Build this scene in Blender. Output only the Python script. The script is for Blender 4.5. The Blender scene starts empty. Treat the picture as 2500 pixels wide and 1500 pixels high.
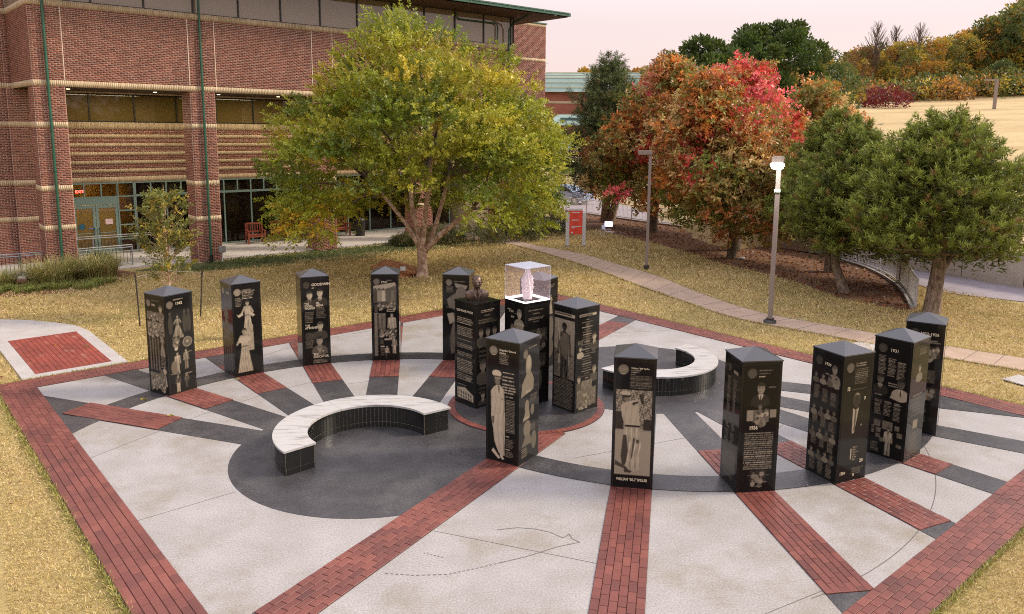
import bpy, math, random
import numpy as np
from math import sin, cos, pi, radians as rad
from mathutils import Matrix, Vector, Euler

random.seed(7); RS = np.random.RandomState(11)
S = bpy.context.scene
COL = S.collection

# ------------------------------------------------------------------ camera
cam_d = bpy.data.cameras.new('camera'); cam = bpy.data.objects.new('camera', cam_d); COL.objects.link(cam)
cam_d.sensor_width = 36.0; cam_d.sensor_fit = 'HORIZONTAL'
cam_d.lens = 36.0 * 1917.4 / 2500
cam_d.shift_x = (1250 - 1295.56) / 2500
cam_d.shift_y = (615.95 - 750) / 2500
cam_d.clip_start = 0.1; cam_d.clip_end = 2000
cam.matrix_world = Matrix.Translation((0, 0, 5.754)) @ Euler((rad(90 - 8.877), 0, 0)).to_matrix().to_4x4() @ Matrix.Rotation(rad(0.666), 4, 'Z')
S.camera = cam

# ------------------------------------------------------------------ sky and light
SUN_EL, SUN_AZ = rad(36), rad(82)      # azimuth measured from +Y towards +X
W = bpy.data.worlds.new('World'); S.world = W; W.use_nodes = True
nt = W.node_tree; nt.nodes.clear()
out = nt.nodes.new('ShaderNodeOutputWorld'); bg = nt.nodes.new('ShaderNodeBackground'); bg.inputs[1].default_value = 0.1
sky = nt.nodes.new('ShaderNodeTexSky'); sky.sky_type = 'NISHITA'; sky.sun_disc = False
sky.sun_elevation = SUN_EL; sky.sun_rotation = SUN_AZ; sky.dust_density = 3.0
tc = nt.nodes.new('ShaderNodeTexCoord'); sp = nt.nodes.new('ShaderNodeSeparateXYZ')
mr = nt.nodes.new('ShaderNodeMapRange'); mr.inputs[1].default_value = -0.02; mr.inputs[2].default_value = 0.9
cr = nt.nodes.new('ShaderNodeValToRGB')          # thin high cloud veil at dusk: rosy at the horizon, grey blue overhead
e = cr.color_ramp.elements
e[0].position = 0.0; e[0].color = (5.6, 4.1, 3.75, 1)
e[1].position = 1.0; e[1].color = (8.9, 8.7, 9.6, 1)
m = cr.color_ramp.elements.new(0.16); m.color = (5.3, 4.3, 4.2, 1)
m = cr.color_ramp.elements.new(0.4); m.color = (7.8, 7.1, 7.6, 1)
mix = nt.nodes.new('ShaderNodeMix'); mix.data_type = 'RGBA'; mix.inputs[0].default_value = 0.88
L = nt.links.new
L(tc.outputs['Generated'], sp.inputs[0]); L(sp.outputs['Z'], mr.inputs[0]); L(mr.outputs[0], cr.inputs[0])
L(sky.outputs[0], mix.inputs[6]); L(cr.outputs[0], mix.inputs[7]); L(mix.outputs[2], bg.inputs[0]); L(bg.outputs[0], out.inputs[0])
sl = bpy.data.lights.new('sun', 'SUN'); sl.energy = 2.1; sl.angle = rad(12); sl.color = (1.0, 0.87, 0.68)
so = bpy.data.objects.new('sun', sl); COL.objects.link(so)
dv = Vector((sin(SUN_AZ) * cos(SUN_EL), cos(SUN_AZ) * cos(SUN_EL), sin(SUN_EL)))
so.rotation_euler = dv.to_track_quat('Z', 'Y').to_euler()
S.view_settings.view_transform = 'Standard'; S.view_settings.look = 'None'
S.view_settings.exposure = 0.95; S.view_settings.gamma = 1.0; S.view_settings.use_curve_mapping = False
S.render.engine = 'CYCLES'
S.cycles.use_denoising = False
S.cycles.sample_clamp_indirect = 2.5; S.cycles.sample_clamp_direct = 12.0; S.cycles.filter_width = 1.05
S.cycles.max_bounces = 6; S.cycles.transparent_max_bounces = 12; S.cycles.diffuse_bounces = 3
S.cycles.glossy_bounces = 3; S.cycles.caustics_reflective = False; S.cycles.caustics_refractive = False

# ------------------------------------------------------------------ helpers
def tag(o, label=None, cat=None, group=None, kind=None):
    if label: o['label'] = label
    if cat: o['category'] = cat
    if group: o['group'] = group
    if kind: o['kind'] = kind
    return o
def empty(name, loc=(0, 0, 0), rz=0.0, **k):
    o = bpy.data.objects.new(name, None); COL.objects.link(o); o.location = loc; o.rotation_euler = (0, 0, rz)
    o.empty_display_size = 0.2
    return tag(o, **k)
def link(name, me, parent=None, loc=None, rz=None, **k):
    o = bpy.data.objects.new(name, me); COL.objects.link(o)
    if parent is not None: o.parent = parent
    if loc is not None: o.location = loc
    if rz is not None: o.rotation_euler = (0, 0, rz)
    return tag(o, **k)
def np_mesh(name, V, F, mats=(), cols=None, smooth=False, midx=None):
    """V (n,3); F (m,k) all faces the same size; cols (n,3) point colours"""
    me = bpy.data.meshes.new(name); V = np.asarray(V, np.float32); F = np.asarray(F, np.int32)
    me.vertices.add(len(V)); me.vertices.foreach_set('co', V.ravel())
    k = F.shape[1]; me.loops.add(F.size); me.loops.foreach_set('vertex_index', F.ravel())
    me.polygons.add(len(F)); me.polygons.foreach_set('loop_start', np.arange(0, F.size, k, dtype=np.int32))
    me.polygons.foreach_set('loop_total', np.full(len(F), k, np.int32))
    if smooth: me.polygons.foreach_set('use_smooth', np.ones(len(F), bool))
    if midx is not None: me.polygons.foreach_set('material_index', np.asarray(midx, np.int32))
    for m_ in mats: me.materials.append(m_)
    me.update(calc_edges=True)
    if cols is not None:
        ca = me.color_attributes.new('Col', 'FLOAT_COLOR', 'POINT')
        c4 = np.ones((len(V), 4), np.float32); c4[:, :3] = cols; ca.data.foreach_set('color', c4.ravel())
    return me
class MB:
    def __init__(s): s.v = []; s.f = []; s.m = []; s.sm = []
    def add(s, vs, fs, mi=0, sm=False):
        b = len(s.v); s.v += [tuple(p) for p in vs]
        for f in fs: s.f.append([b + i for i in f]); s.m.append(mi); s.sm.append(sm)
        return s
    def box(s, x0, x1, y0, y1, z0, z1, mi=0, M=None):
        vs = [(x, y, z) for z in (z0, z1) for x, y in ((x0, y0), (x1, y0), (x1, y1), (x0, y1))]
        if M is not None: vs = [M @ Vector(p) for p in vs]
        return s.add(vs, [(3, 2, 1, 0), (4, 5, 6, 7), (0, 1, 5, 4), (1, 2, 6, 5), (2, 3, 7, 6), (3, 0, 4, 7)], mi)
    def prism(s, poly, z0, z1, mi=0, bottom=True):
        n = len(poly); vs = [(x, y, z0) for x, y in poly] + [(x, y, z1) for x, y in poly]
        fs = [tuple(range(n, 2 * n))] + [(i, (i + 1) % n, n + (i + 1) % n, n + i) for i in range(n)]
        if bottom: fs.append(tuple(range(n - 1, -1, -1)))
        return s.add(vs, fs, mi)
    def tube(s, pts, rr, n=8, mi=0, cap=True, sm=True):
        pts = [Vector(p) for p in pts]; k = len(pts)
        if not hasattr(rr, '__len__'): rr = [rr] * k
        ring = []; up = Vector((0, 0, 1)); vs = []
        for i, p in enumerate(pts):
            t = (pts[min(i + 1, k - 1)] - pts[max(i - 1, 0)]).normalized()
            a = t.cross(up if abs(t.z) < 0.9 else Vector((1, 0, 0))).normalized(); b = t.cross(a)
            if i and a.dot(pa) < 0 and abs(a.dot(pa)) > 0.5: a, b = -a, -b
            pa = a
            vs += [p + (a * cos(2 * pi * j / n) + b * sin(2 * pi * j / n)) * rr[i] for j in range(n)]
        fs = [(i * n + j, i * n + (j + 1) % n, (i + 1) * n + (j + 1) % n, (i + 1) * n + j) for i in range(k - 1) for j in range(n)]
        s.add(vs, fs, mi, sm)
        if cap: s.add(vs[-n:], [tuple(range(n))], mi); s.add(vs[:n], [tuple(range(n - 1, -1, -1))], mi)
        return s
    def lathe(s, prof, n=16, mi=0, c=(0, 0), sm=True):
        vs = [(c[0] + r * cos(2 * pi * j / n), c[1] + r * sin(2 * pi * j / n), z) for r, z in prof for j in range(n)]
        k = len(prof); fs = [(i * n + j, i * n + (j + 1) % n, (i + 1) * n + (j + 1) % n, (i + 1) * n + j) for i in range(k - 1) for j in range(n)]
        return s.add(vs, fs, mi, sm)
    def mesh(s, name, mats):
        me = bpy.data.meshes.new(name); me.from_pydata(s.v, [], s.f)
        for m_ in (mats if isinstance(mats, (list, tuple)) else [mats]): me.materials.append(m_)
        me.polygons.foreach_set('material_index', s.m); me.polygons.foreach_set('use_smooth', s.sm); me.update()
        return me
    def build(s, name, mats, parent=None, loc=None, rz=None, **k):
        return link(name, s.mesh(name, mats), parent, loc, rz, **k)

# ------------------------------------------------------------------ materials
def mat(name, base=(.5, .5, .5), rough=.6, metal=0.0, spec=None, nodes=None):
    m_ = bpy.data.materials.new(name); m_.use_nodes = True; t = m_.node_tree
    b = t.nodes['Principled BSDF']; b.inputs['Base Color'].default_value = (*base, 1); b.inputs['Roughness'].default_value = rough
    b.inputs['Metallic'].default_value = metal
    if spec is not None: b.inputs['Specular IOR Level'].default_value = spec
    if nodes: nodes(t, b)
    return m_
def nd(t, typ, **k):
    n = t.nodes.new(typ)
    for a, v in k.items():
        if a.startswith('i_'): n.inputs[a[2:].replace('_', ' ')].default_value = v
        else: setattr(n, a, v)
    return n
def noise(t, scale, detail=4, rough=.55, coord=None):
    n = nd(t, 'ShaderNodeTexNoise', i_Scale=scale, i_Detail=detail, i_Roughness=rough)
    if coord is None:
        g = t.nodes.get('geo') or nd(t, 'ShaderNodeNewGeometry'); g.name = 'geo'; coord = g.outputs['Position']
    t.links.new(coord, n.inputs['Vector']); return n
def ramp(t, fac, stops):
    r = nd(t, 'ShaderNodeValToRGB'); e = r.color_ramp.elements
    while len(e) < len(stops): e.new(.5)
    for q, (p, c) in zip(e, stops): q.position = p; q.color = (*c, 1) if len(c) == 3 else c
    t.links.new(fac, r.inputs[0]); return r.outputs[0]
def mixc(t, fac, a, b, mode='MIX'):
    n = nd(t, 'ShaderNodeMix', data_type='RGBA', blend_type=mode)
    for s_, i in ((fac, 0), (a, 6), (b, 7)):
        if hasattr(s_, 'links'): t.links.new(s_, n.inputs[i])
        elif i == 0: n.inputs[0].default_value = s_
        else: n.inputs[i].default_value = (*s_, 1)
    return n.outputs[2]
def bump(t, b, h, strength=.3, dist=.01):
    n = nd(t, 'ShaderNodeBump', i_Strength=strength, i_Distance=dist); t.links.new(h, n.inputs['Height']); t.links.new(n.outputs[0], b.inputs['Normal'])

def n_noisy(c1, c2, s1=3., s2=60., amt=.35, bs=.3, bd=.005, c3=None):
    def f(t, b):
        a = noise(t, s1, 5); d = noise(t, s2, 3)
        c = ramp(t, a.outputs[0], [(.3, c1), (.7, c2)])
        if c3 is not None:
            e_ = noise(t, s1 * .35, 6, .65); c = mixc(t, ramp(t, e_.outputs[0], [(.5, (0, 0, 0)), (.68, (1, 1, 1))]), c, c3)
        g_ = ramp(t, d.outputs[0], [(.3, (1 - amt,) * 3), (.7, (1 + amt * .6,) * 3)])
        t.links.new(mixc(t, 1.0, c, g_, 'MULTIPLY'), b.inputs['Base Color']); bump(t, b, d.outputs[0], bs, bd)
    return f
M = {}
M['concrete'] = mat('pale_concrete', rough=.62, nodes=n_noisy((.295, .272, .255), (.365, .343, .335), 1.3, 40, .30, .25, .004, (.235, .20, .15)))
M['walk'] = mat('path_concrete', rough=.8, nodes=n_noisy((.35, .245, .175), (.43, .31, .23), 2.2, 50, .3, .3, .004))
M['walk2'] = mat('walkway_concrete', rough=.8, nodes=n_noisy((.36, .33, .31), (.45, .42, .40), 2.2, 50, .3, .3, .004))
M['darkpave'] = mat('charcoal_stained_concrete', rough=.42, nodes=n_noisy((.034, .031, .033), (.062, .057, .060), 2.4, 34, .5, .3, .004, (.085, .078, .076)))
M['joint'] = mat('joint_sealant', (.10, .085, .075), .8)
def n_brick(stops, rough_bump=.4, attr=True, lo=.75, dirt=.5):
    def f(t, b):
        oi = nd(t, 'ShaderNodeObjectInfo'); g = t.nodes.get('geo') or nd(t, 'ShaderNodeNewGeometry'); g.name = 'geo'
        ad = nd(t, 'ShaderNodeMath', operation='ADD'); fr = nd(t, 'ShaderNodeMath', operation='FRACT')
        t.links.new(oi.outputs['Random'], ad.inputs[0]); t.links.new(g.outputs['Random Per Island'], ad.inputs[1]); t.links.new(ad.outputs[0], fr.inputs[0])
        c = ramp(t, fr.outputs[0], stops)
        d = noise(t, 70, 3); e_ = noise(t, .9, 5)
        g_ = ramp(t, d.outputs[0], [(.3, (lo,) * 3), (.7, (1.2,) * 3)])
        c = mixc(t, 1.0, c, g_, 'MULTIPLY')
        c = mixc(t, 1.0, c, ramp(t, e_.outputs[0], [(.35, (1 - dirt * .45,) * 3), (.65, (1.12,) * 3)]), 'MULTIPLY')
        t.links.new(c, b.inputs['Base Color']); bump(t, b, d.outputs[0], rough_bump, .004)
    return f
M['paver'] = mat('red_paver', rough=.5, nodes=n_brick([(0, (.125, .036, .028)), (.3, (.165, .046, .034)), (.7, (.20, .060, .043)), (1, (.145, .040, .030))]))
M['paver_bed'] = mat('paver_joint_sand', (.055, .024, .022), .9)
M['padbrick'] = mat('orange_red_paver', rough=.65, nodes=n_brick([(0, (.20, .036, .022)), (.5, (.27, .050, .030)), (.92, (.24, .045, .030)), (1, (.33, .12, .08))]))
M['wallbrick'] = mat('wall_brick', rough=.8, nodes=n_brick([(0, (.135, .040, .027)), (.35, (.205, .062, .039)), (.7, (.27, .092, .057)), (1, (.17, .052, .034))], .25, dirt=.2))
M['buff'] = mat('buff_brick', rough=.8, nodes=n_brick([(0, (.48, .36, .22)), (.5, (.55, .43, .27)), (1, (.60, .47, .31))], .25, dirt=.25))
M['mortar'] = mat('mortar', rough=.9, nodes=n_noisy((.68, .55, .43), (.76, .63, .51), 1.2, 60, .12, .1))
M['buffmortar'] = mat('buff_mortar', rough=.9, nodes=n_noisy((.40, .29, .18), (.48, .36, .24), 1.2, 60, .15, .1))
M['farbrick'] = mat('distant_brick', rough=.85, nodes=n_noisy((.28, .085, .05), (.36, .13, .075), .8, 12, .3, .1))
M['green'] = mat('green_painted_metal', (.028, .105, .062), .42, nodes=n_noisy((.022, .085, .052), (.035, .125, .075), 3, 40, .2, .05))
M['greenframe'] = mat('pale_green_frame', (.19, .28, .245), .45)
M['darkframe'] = mat('dark_window_frame', (.018, .016, .014), .4)
M['roofgreen'] = mat('verdigris_metal_roof', rough=.5, nodes=n_noisy((.21, .30, .26), (.28, .38, .33), .6, 14, .15, .05))
M['soffit'] = mat('brown_soffit', (.10, .060, .038), .7)
M['ceil'] = mat('dark_soffit', (.055, .035, .022), .8)
M['granite'] = mat('black_polished_granite', (.012, .011, .010), .07, spec=.26, nodes=lambda t, b: t.links.new(ramp(t, noise(t, 260, 2).outputs[0], [(.45, (.008, .0075, .007)), (.75, (.030, .028, .027))]), b.inputs['Base Color']))
M['cap'] = mat('honed_granite_cap', (.03, .03, .034), .30, spec=.7, nodes=lambda t, b: t.links.new(ramp(t, noise(t, 200, 3).outputs[0], [(.35, (.022, .022, .026)), (.7, (.055, .056, .064))]), b.inputs['Base Color']))
M['seam'] = mat('granite_edge_trim', (.055, .042, .028), .35)
def n_engr(t, b):
    a = nd(t, 'ShaderNodeVertexColor', layer_name='Col'); t.links.new(a.outputs[0], b.inputs['Base Color'])
    bw = nd(t, 'ShaderNodeRGBToBW'); t.links.new(a.outputs[0], bw.inputs[0])
    m_ = nd(t, 'ShaderNodeMapRange'); t.links.new(bw.outputs[0], m_.inputs[0])
    m_.inputs[1].default_value = .01; m_.inputs[2].default_value = .12; m_.inputs[3].default_value = .07; m_.inputs[4].default_value = .55
    t.links.new(m_.outputs[0], b.inputs['Roughness'])
M['engrave'] = mat('laser_etched_granite', rough=.1, spec=.22, nodes=n_engr)
M['letter'] = mat('etched_lettering', (.52, .44, .31), .6)
def n_marble(t, b):
    g = nd(t, 'ShaderNodeNewGeometry'); g.name = 'geo'; mp = nd(t, 'ShaderNodeMapping'); mp.inputs['Rotation'].default_value = (0, 0, .45); mp.inputs['Scale'].default_value = (1.1, 5.5, 1.)
    t.links.new(g.outputs['Position'], mp.inputs[0]); w = noise(t, 1.6, 7, .62, mp.outputs[0])
    c = ramp(t, w.outputs[0], [(.36, (.30, .28, .27)), (.44, (.43, .415, .40)), (.56, (.47, .46, .455)), (.7, (.42, .36, .28))])
    t.links.new(c, b.inputs['Base Color'])
M['marble'] = mat('veined_white_marble', rough=.25, nodes=n_marble)
M['tile'] = mat('black_granite_tile', (.010, .010, .009), .10, spec=.7)
M['grout'] = mat('pale_grout', (.34, .29, .19), .7)
M['bronze'] = mat('bronze', (.13, .085, .06), .42, metal=.6, nodes=lambda t, b: t.links.new(ramp(t, noise(t, 14, 4).outputs[0], [(.35, (.07, .042, .03)), (.7, (.22, .15, .11))]), b.inputs['Base Color']))
def n_leaf(trans=.35, rough=.5):
    def f(t, b):
        a = nd(t, 'ShaderNodeVertexColor', layer_name='Col'); t.links.new(a.outputs[0], b.inputs['Base Color'])
        tr = nd(t, 'ShaderNodeBsdfTranslucent'); t.links.new(a.outputs[0], tr.inputs[0])
        mx = nd(t, 'ShaderNodeMixShader'); mx.inputs[0].default_value = trans
        o = t.nodes['Material Output']; t.links.new(b.outputs[0], mx.inputs[1]); t.links.new(tr.outputs[0], mx.inputs[2]); t.links.new(mx.outputs[0], o.inputs[0])
    return f
M['leaf'] = mat('leaf', rough=.45, nodes=n_leaf(.38))
M['needle'] = mat('pine_needle', rough=.6, nodes=n_leaf(.15))
M['blade'] = mat('grass_blade', rough=.75, nodes=n_leaf(.2))
def barkmat(name, c1, c2, sc=9, patch=None):
    def f(t, b):
        g = nd(t, 'ShaderNodeNewGeometry'); g.name = 'geo'; mp = nd(t, 'ShaderNodeMapping'); mp.inputs['Scale'].default_value = (1, 1, .35)
        t.links.new(g.outputs['Position'], mp.inputs[0]); n = noise(t, sc, 6, .7, mp.outputs[0]); c = ramp(t, n.outputs[0], [(.35, c1), (.65, c2)])
        if patch: c = mixc(t, ramp(t, noise(t, 5, 4).outputs[0], [(.48, (0, 0, 0)), (.6, (1, 1, 1))]), c, patch)
        t.links.new(c, b.inputs['Base Color']); bump(t, b, n.outputs[0], .8, .03)
    return mat(name, rough=.85, nodes=f)
M['bark_elm'] = barkmat('mottled_elm_bark', (.27, .16, .10), (.46, .30, .21), 9, (.60, .44, .33))
M['bark_pine'] = barkmat('pine_bark', (.09, .06, .04), (.33, .24, .17), 12)
M['bark'] = barkmat('grey_brown_bark', (.06, .04, .028), (.17, .12, .085), 12)
M['white'] = mat('white_paint', (.60, .60, .60), .5)
M['fence'] = mat('weathered_white_fence', (.55, .54, .52), .6, nodes=n_noisy((.62, .60, .57), (.78, .77, .75), 2, 20, .2, .1))
M['pole'] = mat('grey_lamp_pole', (.24, .19, .165), .55)
M['poledark'] = mat('dark_metal', (.035, .028, .025), .5)
M['steel'] = mat('galvanised_steel', (.36, .37, .38), .4, metal=.6)
M['signred'] = mat('sign_red', (.80, .075, .04), .5)
M['black'] = mat('black_matt', (.012, .012, .012), .5)
M['wood'] = mat('red_brown_teak', rough=.55, nodes=n_noisy((.17, .035, .016), (.25, .06, .028), 5, 50, .3, .1))
M['rock'] = mat('orange_sandstone', rough=.85, nodes=n_noisy((.30, .12, .05), (.44, .20, .09), 5, 30, .35, .6, .03))
M['rock2'] = mat('rust_sandstone', rough=.85, nodes=n_noisy((.42, .11, .03), (.62, .27, .06), 6, 30, .45, .6, .03))
def n_glass(base, refl, alpha):
    def f(t, b):
        b.inputs['Base Color'].default_value = (*base, 1); b.inputs['Roughness'].default_value = .03
        tr = nd(t, 'ShaderNodeBsdfTransparent'); tr.inputs[0].default_value = (*refl, 1)
        mx = nd(t, 'ShaderNodeMixShader'); mx.inputs[0].default_value = alpha
        o = t.nodes['Material Output']; t.links.new(b.outputs[0], mx.inputs[1]); t.links.new(tr.outputs[0], mx.inputs[2]); t.links.new(mx.outputs[0], o.inputs[0])
    return f
M['glass_up'] = mat('bronze_window_glass', spec=.9, nodes=n_glass((.30, .24, .18), (.7, .6, .4), .08))
M['glass_mid'] = mat('amber_window_glass', spec=.8, nodes=n_glass((.20, .145, .05), (.8, .64, .34), .35))
M['glass_low'] = mat('dark_window_glass', spec=.6, nodes=n_glass((.010, .008, .005), (.8, .66, .4), .55))
M['acryl'] = mat('clear_case_panel', spec=.5, nodes=n_glass((.75, .62, .68), (1, .99, .99), .93))
M['acryltop'] = mat('frosted_case_top', spec=.6, nodes=n_glass((.72, .76, .92), (.95, .96, 1), .5))
M['sculpt'] = mat('pink_white_stone', (.93, .80, .84), .6)
M['intw'] = mat('interior_wall', (.50, .36, .14), .8)
M['intf'] = mat('interior_floor', (.20, .13, .06), .6)
def emis(name, c, s):
    m_ = bpy.data.materials.new(name); m_.use_nodes = True; b = m_.node_tree.nodes['Principled BSDF']
    b.inputs['Base Color'].default_value = (*c, 1); b.inputs['Emission Color'].default_value = (*c, 1); b.inputs['Emission Strength'].default_value = s; return m_
M['lampglow'] = emis('lit_lamp', (1, .97, .93), 5)
M['floodglow'] = emis('lit_floodlight', (.55, .62, 1), 9)
M['exit'] = emis('exit_sign_red', (1, .05, .03), 5)
M['ceillight'] = emis('ceiling_lamp', (1, .80, .50), 2.2)
M['asphalt'] = mat('violet_grey_road', rough=.85, nodes=n_noisy((.24, .20, .22), (.31, .27, .30), 2, 50, .25, .2))
M['retain'] = mat('retaining_wall_concrete', rough=.85, nodes=n_noisy((.50, .43, .36), (.60, .52, .45), 1.5, 30, .2, .2))
# ------------------------------------------------------------------ ground and terrain
def clip_poly(poly, n, d):
    """keep the side n.x <= d"""
    o = []
    for i in range(len(poly)):
        a, b = poly[i], poly[(i + 1) % len(poly)]
        fa, fb = n[0] * a[0] + n[1] * a[1] - d, n[0] * b[0] + n[1] * b[1] - d
        if fa <= 0: o.append(a)
        if fa * fb < 0:
            t = fa / (fa - fb); o.append((a[0] + (b[0] - a[0]) * t, a[1] + (b[1] - a[1]) * t))
    return o
WL0 = np.array([16.7, 32.88]); WLd = np.array([.535, -.845]); WLn = np.array([.845, .535])     # foot of the retaining wall
def hillz(x, y):
    x, y = np.asarray(x, float), np.asarray(y, float); s = (x - WL0[0]) * WLn[0] + (y - WL0[1]) * WLn[1]; t = (x - WL0[0]) * WLd[0] + (y - WL0[1]) * WLd[1]
    s = s - np.interp(t, [-70, -50, -28, -10, 100], [24, 20, 11, 0, 0]) * np.exp(-np.maximum(s, 0) / 40); sp_ = np.maximum(s, 0); qq = np.maximum(.3 * (x - WL0[0]) + .95 * (y - WL0[1]), .5 * sp_)
    z = 1.2 + (1 - np.exp(-sp_ / 15)) * .105 * np.minimum(qq, 220) + .3 * np.sin(x * .09) * np.sin(y * .07) * np.clip(sp_ * .03, 0, 1)
    z = np.where(s < 0, np.maximum(1.2 + s * .5, -.6), z); return np.where((t > -9.2) & (s < .2), -.6, z)
gx = np.concatenate([[-400, -150, -70], np.arange(-30, 34, 1.0), [60, 150, 400]]); gy = np.concatenate([[-60, -10, 2], np.arange(4, 64, 1.0), [90, 150, 500]])
def grid(X, Y, Z):
    h, w = X.shape; V = np.stack([X, Y, Z], -1).reshape(-1, 3); i = np.arange(h * w).reshape(h, w)
    F = np.stack([i[:-1, :-1], i[:-1, 1:], i[1:, 1:], i[1:, :-1]], -1).reshape(-1, 4); return V, F
X, Y = np.meshgrid(gx, gy)
Z = -.035 + 0 * X
V, F = grid(X, Y, Z)
def n_lawn(t, b):
    a = noise(t, .35, 5, .6); d = noise(t, 9, 5, .7); e_ = noise(t, 60, 3)
    c = ramp(t, a.outputs[0], [(.35, (.37, .265, .10)), (.5, (.46, .34, .135)), (.66, (.29, .235, .07))])
    c = mixc(t, ramp(t, d.outputs[0], [(.4, (0, 0, 0)), (.7, (.6, .6, .6))]), c, (.26, .20, .06))
    c = mixc(t, 1., c, ramp(t, e_.outputs[0], [(.3, (.55,) * 3), (.7, (1.25,) * 3)]), 'MULTIPLY')
    t.links.new(c, b.inputs['Base Color']); bump(t, b, e_.outputs[0], .8, .03)
M['lawn'] = mat('dormant_lawn_soil', rough=.95, nodes=n_lawn)
link('lawn', np_mesh('lawn', V, F, [M['lawn']], smooth=True), kind='structure')
def n_meadow(t, b):
    g = nd(t, 'ShaderNodeNewGeometry'); g.name = 'geo'; mp = nd(t, 'ShaderNodeMapping'); mp.inputs['Rotation'].default_value = (0, 0, .6); mp.inputs['Scale'].default_value = (.25, 1, 1)
    t.links.new(g.outputs['Position'], mp.inputs[0])
    a = noise(t, .22, 5, .6, mp.outputs[0]); d = noise(t, 2.5, 5, .7)
    c = ramp(t, a.outputs[0], [(.35, (.36, .25, .11)), (.55, (.48, .355, .17)), (.75, (.33, .235, .095))])
    c = mixc(t, 1., c, ramp(t, d.outputs[0], [(.3, (.8,) * 3), (.7, (1.12,) * 3)]), 'MULTIPLY')
    t.links.new(c, b.inputs['Base Color'])
M['meadow'] = mat('dry_meadow_grass', rough=.95, nodes=n_meadow)
tt = np.concatenate([np.arange(-260, -60, 12.), np.arange(-60, 60, 2.5), [90, 160]]); ss = np.concatenate([[-6, -3, 0.1, 0.35, 2], np.arange(4, 60, 2.), np.arange(60, 120, 6.), [140, 170, 210, 300, 420]])
Tm, Sm = np.meshgrid(tt, ss); X = WL0[0] + WLd[0] * Tm + WLn[0] * Sm; Y = WL0[1] + WLd[1] * Tm + WLn[1] * Sm
V, F = grid(X, Y, hillz(X, Y)); link('hill', np_mesh('hill', V, F[:, ::-1], [M['meadow']], smooth=True), kind='structure')

# road and car park beyond the white fence
def wl(t, s): return (WL0[0] + WLd[0] * t + WLn[0] * s, WL0[1] + WLd[1] * t + WLn[1] * s)
def dens(p, k=6):   # catmull rom
    p = [np.array(q) for q in p]; o = []
    for i in range(len(p) - 1):
        p0, p1, p2, p3 = p[max(i - 1, 0)], p[i], p[i + 1], p[min(i + 2, len(p) - 1)]
        for j in range(k):
            t = j / k; o.append(.5 * (2 * p1 + (p2 - p0) * t + (2 * p0 - 5 * p1 + 4 * p2 - p3) * t * t + (3 * p1 - p0 - 3 * p2 + p3) * t ** 3))
    return o + [p[-1]]
FENCE = [(1.2, 58.4), (4.24, 54.13), (7.37, 49.85), (10.40, 46.22), (12.5, 41.6), (13.62, 38.85), (14.5, 34.88), (14.62, 32.3), (14.1, 29.2), (12.94, 25.8)]
mb = MB(); rp = [tuple(q + np.array([.12, .1])) for q in dens(FENCE[:8], 4)] + [(14.95, 30.6), (15.1, 29.0), (15.6, 28.15), (17.3, 27.0), wl(12, -3.1), wl(40, -3.1), wl(40, -.02), wl(-9, -.02), wl(-20, 8), wl(-40, 22), wl(-80, 34), (-50, 100), (-20, 70), (-6, 62)]
mb.prism(rp, -.06, -.01)
mb.build('road', M['asphalt'], kind='structure')
rw = empty('retaining_wall', (*wl(-8, .15), 0), label='long beige concrete retaining wall along the far side of the road', cat='wall')
ang = math.atan2(WLd[1], WLd[0])
mb = MB(); mb.box(-3, 44, -.13, .17, -.1, 1.22); mb.box(-3.02, 44.02, -.16, .2, 1.22, 1.30); wbody = mb.build('wall_body', M['retain'], rw); wbody.rotation_euler = (0, 0, ang)
mb = MB()
for i in range(-1, 18): mb.box(i * 2.4 - .012, i * 2.4 + .012, -.135, -.12, 0, 1.2)
j_ = mb.build('control_joint', M['joint'], rw); j_.rotation_euler = (0, 0, ang)

# ------------------------------------------------------------------ the plaza
PC = np.array([-.011, 15.768]); PH = rad(-48.786)
n1 = np.array([cos(PH), sin(PH)]); n2 = np.array([-n1[1], n1[0]])
PA, PB, BW = 7.822, 7.583, .695
def pl(a, b): return (PC[0] + n1[0] * a + n2[0] * b, PC[1] + n1[1] * a + n2[1] * b)
cL = np.array([-2.66, 13.16]); cR = np.array([2.93, 17.93]); dL = np.array([-2.703, 13.47]); dR = np.array([2.69, 18.02])
TW = {1: (-7.81, 16.585, 59.3), 2: (-6.745, 17.912, 41.6), 3: (-5.333, 18.846, 26.), 4: (-3.619, 19.30, 6.3), 5: (-1.794, 19.33, -7.3), 9: (.214, 18.784, 58.6),
      10: (-.286, 13.246, 59.4), 11: (1.733, 12.354, -9.2), 12: (3.621, 12.268, 8.1), 13: (5.237, 12.69, 25.2), 14: (6.649, 13.599, 41.), 15: (7.721, 14.875, -30.7),
      6: (-1.10, 16.045, 44.), 7: (-.058, 16.17, 39.2), 8: (.962, 15.828, 41.7)}
plaza = empty('plaza', (0, 0, 0), kind='structure')
mb = MB(); mb.prism([pl(-PA - BW, -PB - BW), pl(PA + BW, -PB - BW), pl(PA + BW, PB + BW), pl(-PA - BW, PB + BW)], -.12, 0)
mb.build('concrete_slab', M['concrete'], plaza)
def arcpts(c, r, a0, a1, n=64): return [(c[0] + r * cos(rad(a0 + (a1 - a0) * i / n)), c[1] + r * sin(rad(a0 + (a1 - a0) * i / n))) for i in range(n + 1)]
inside = [(n1, n1 @ PC + PA), (-n1, -(n1 @ PC) + PA), (n2, n2 @ PC + PB), (-n2, -(n2 @ PC) + PB)]
def clip_in(poly):
    for n, d in inside: poly = clip_poly(poly, n, d)
    return poly
SPZ = [.0045]
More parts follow.
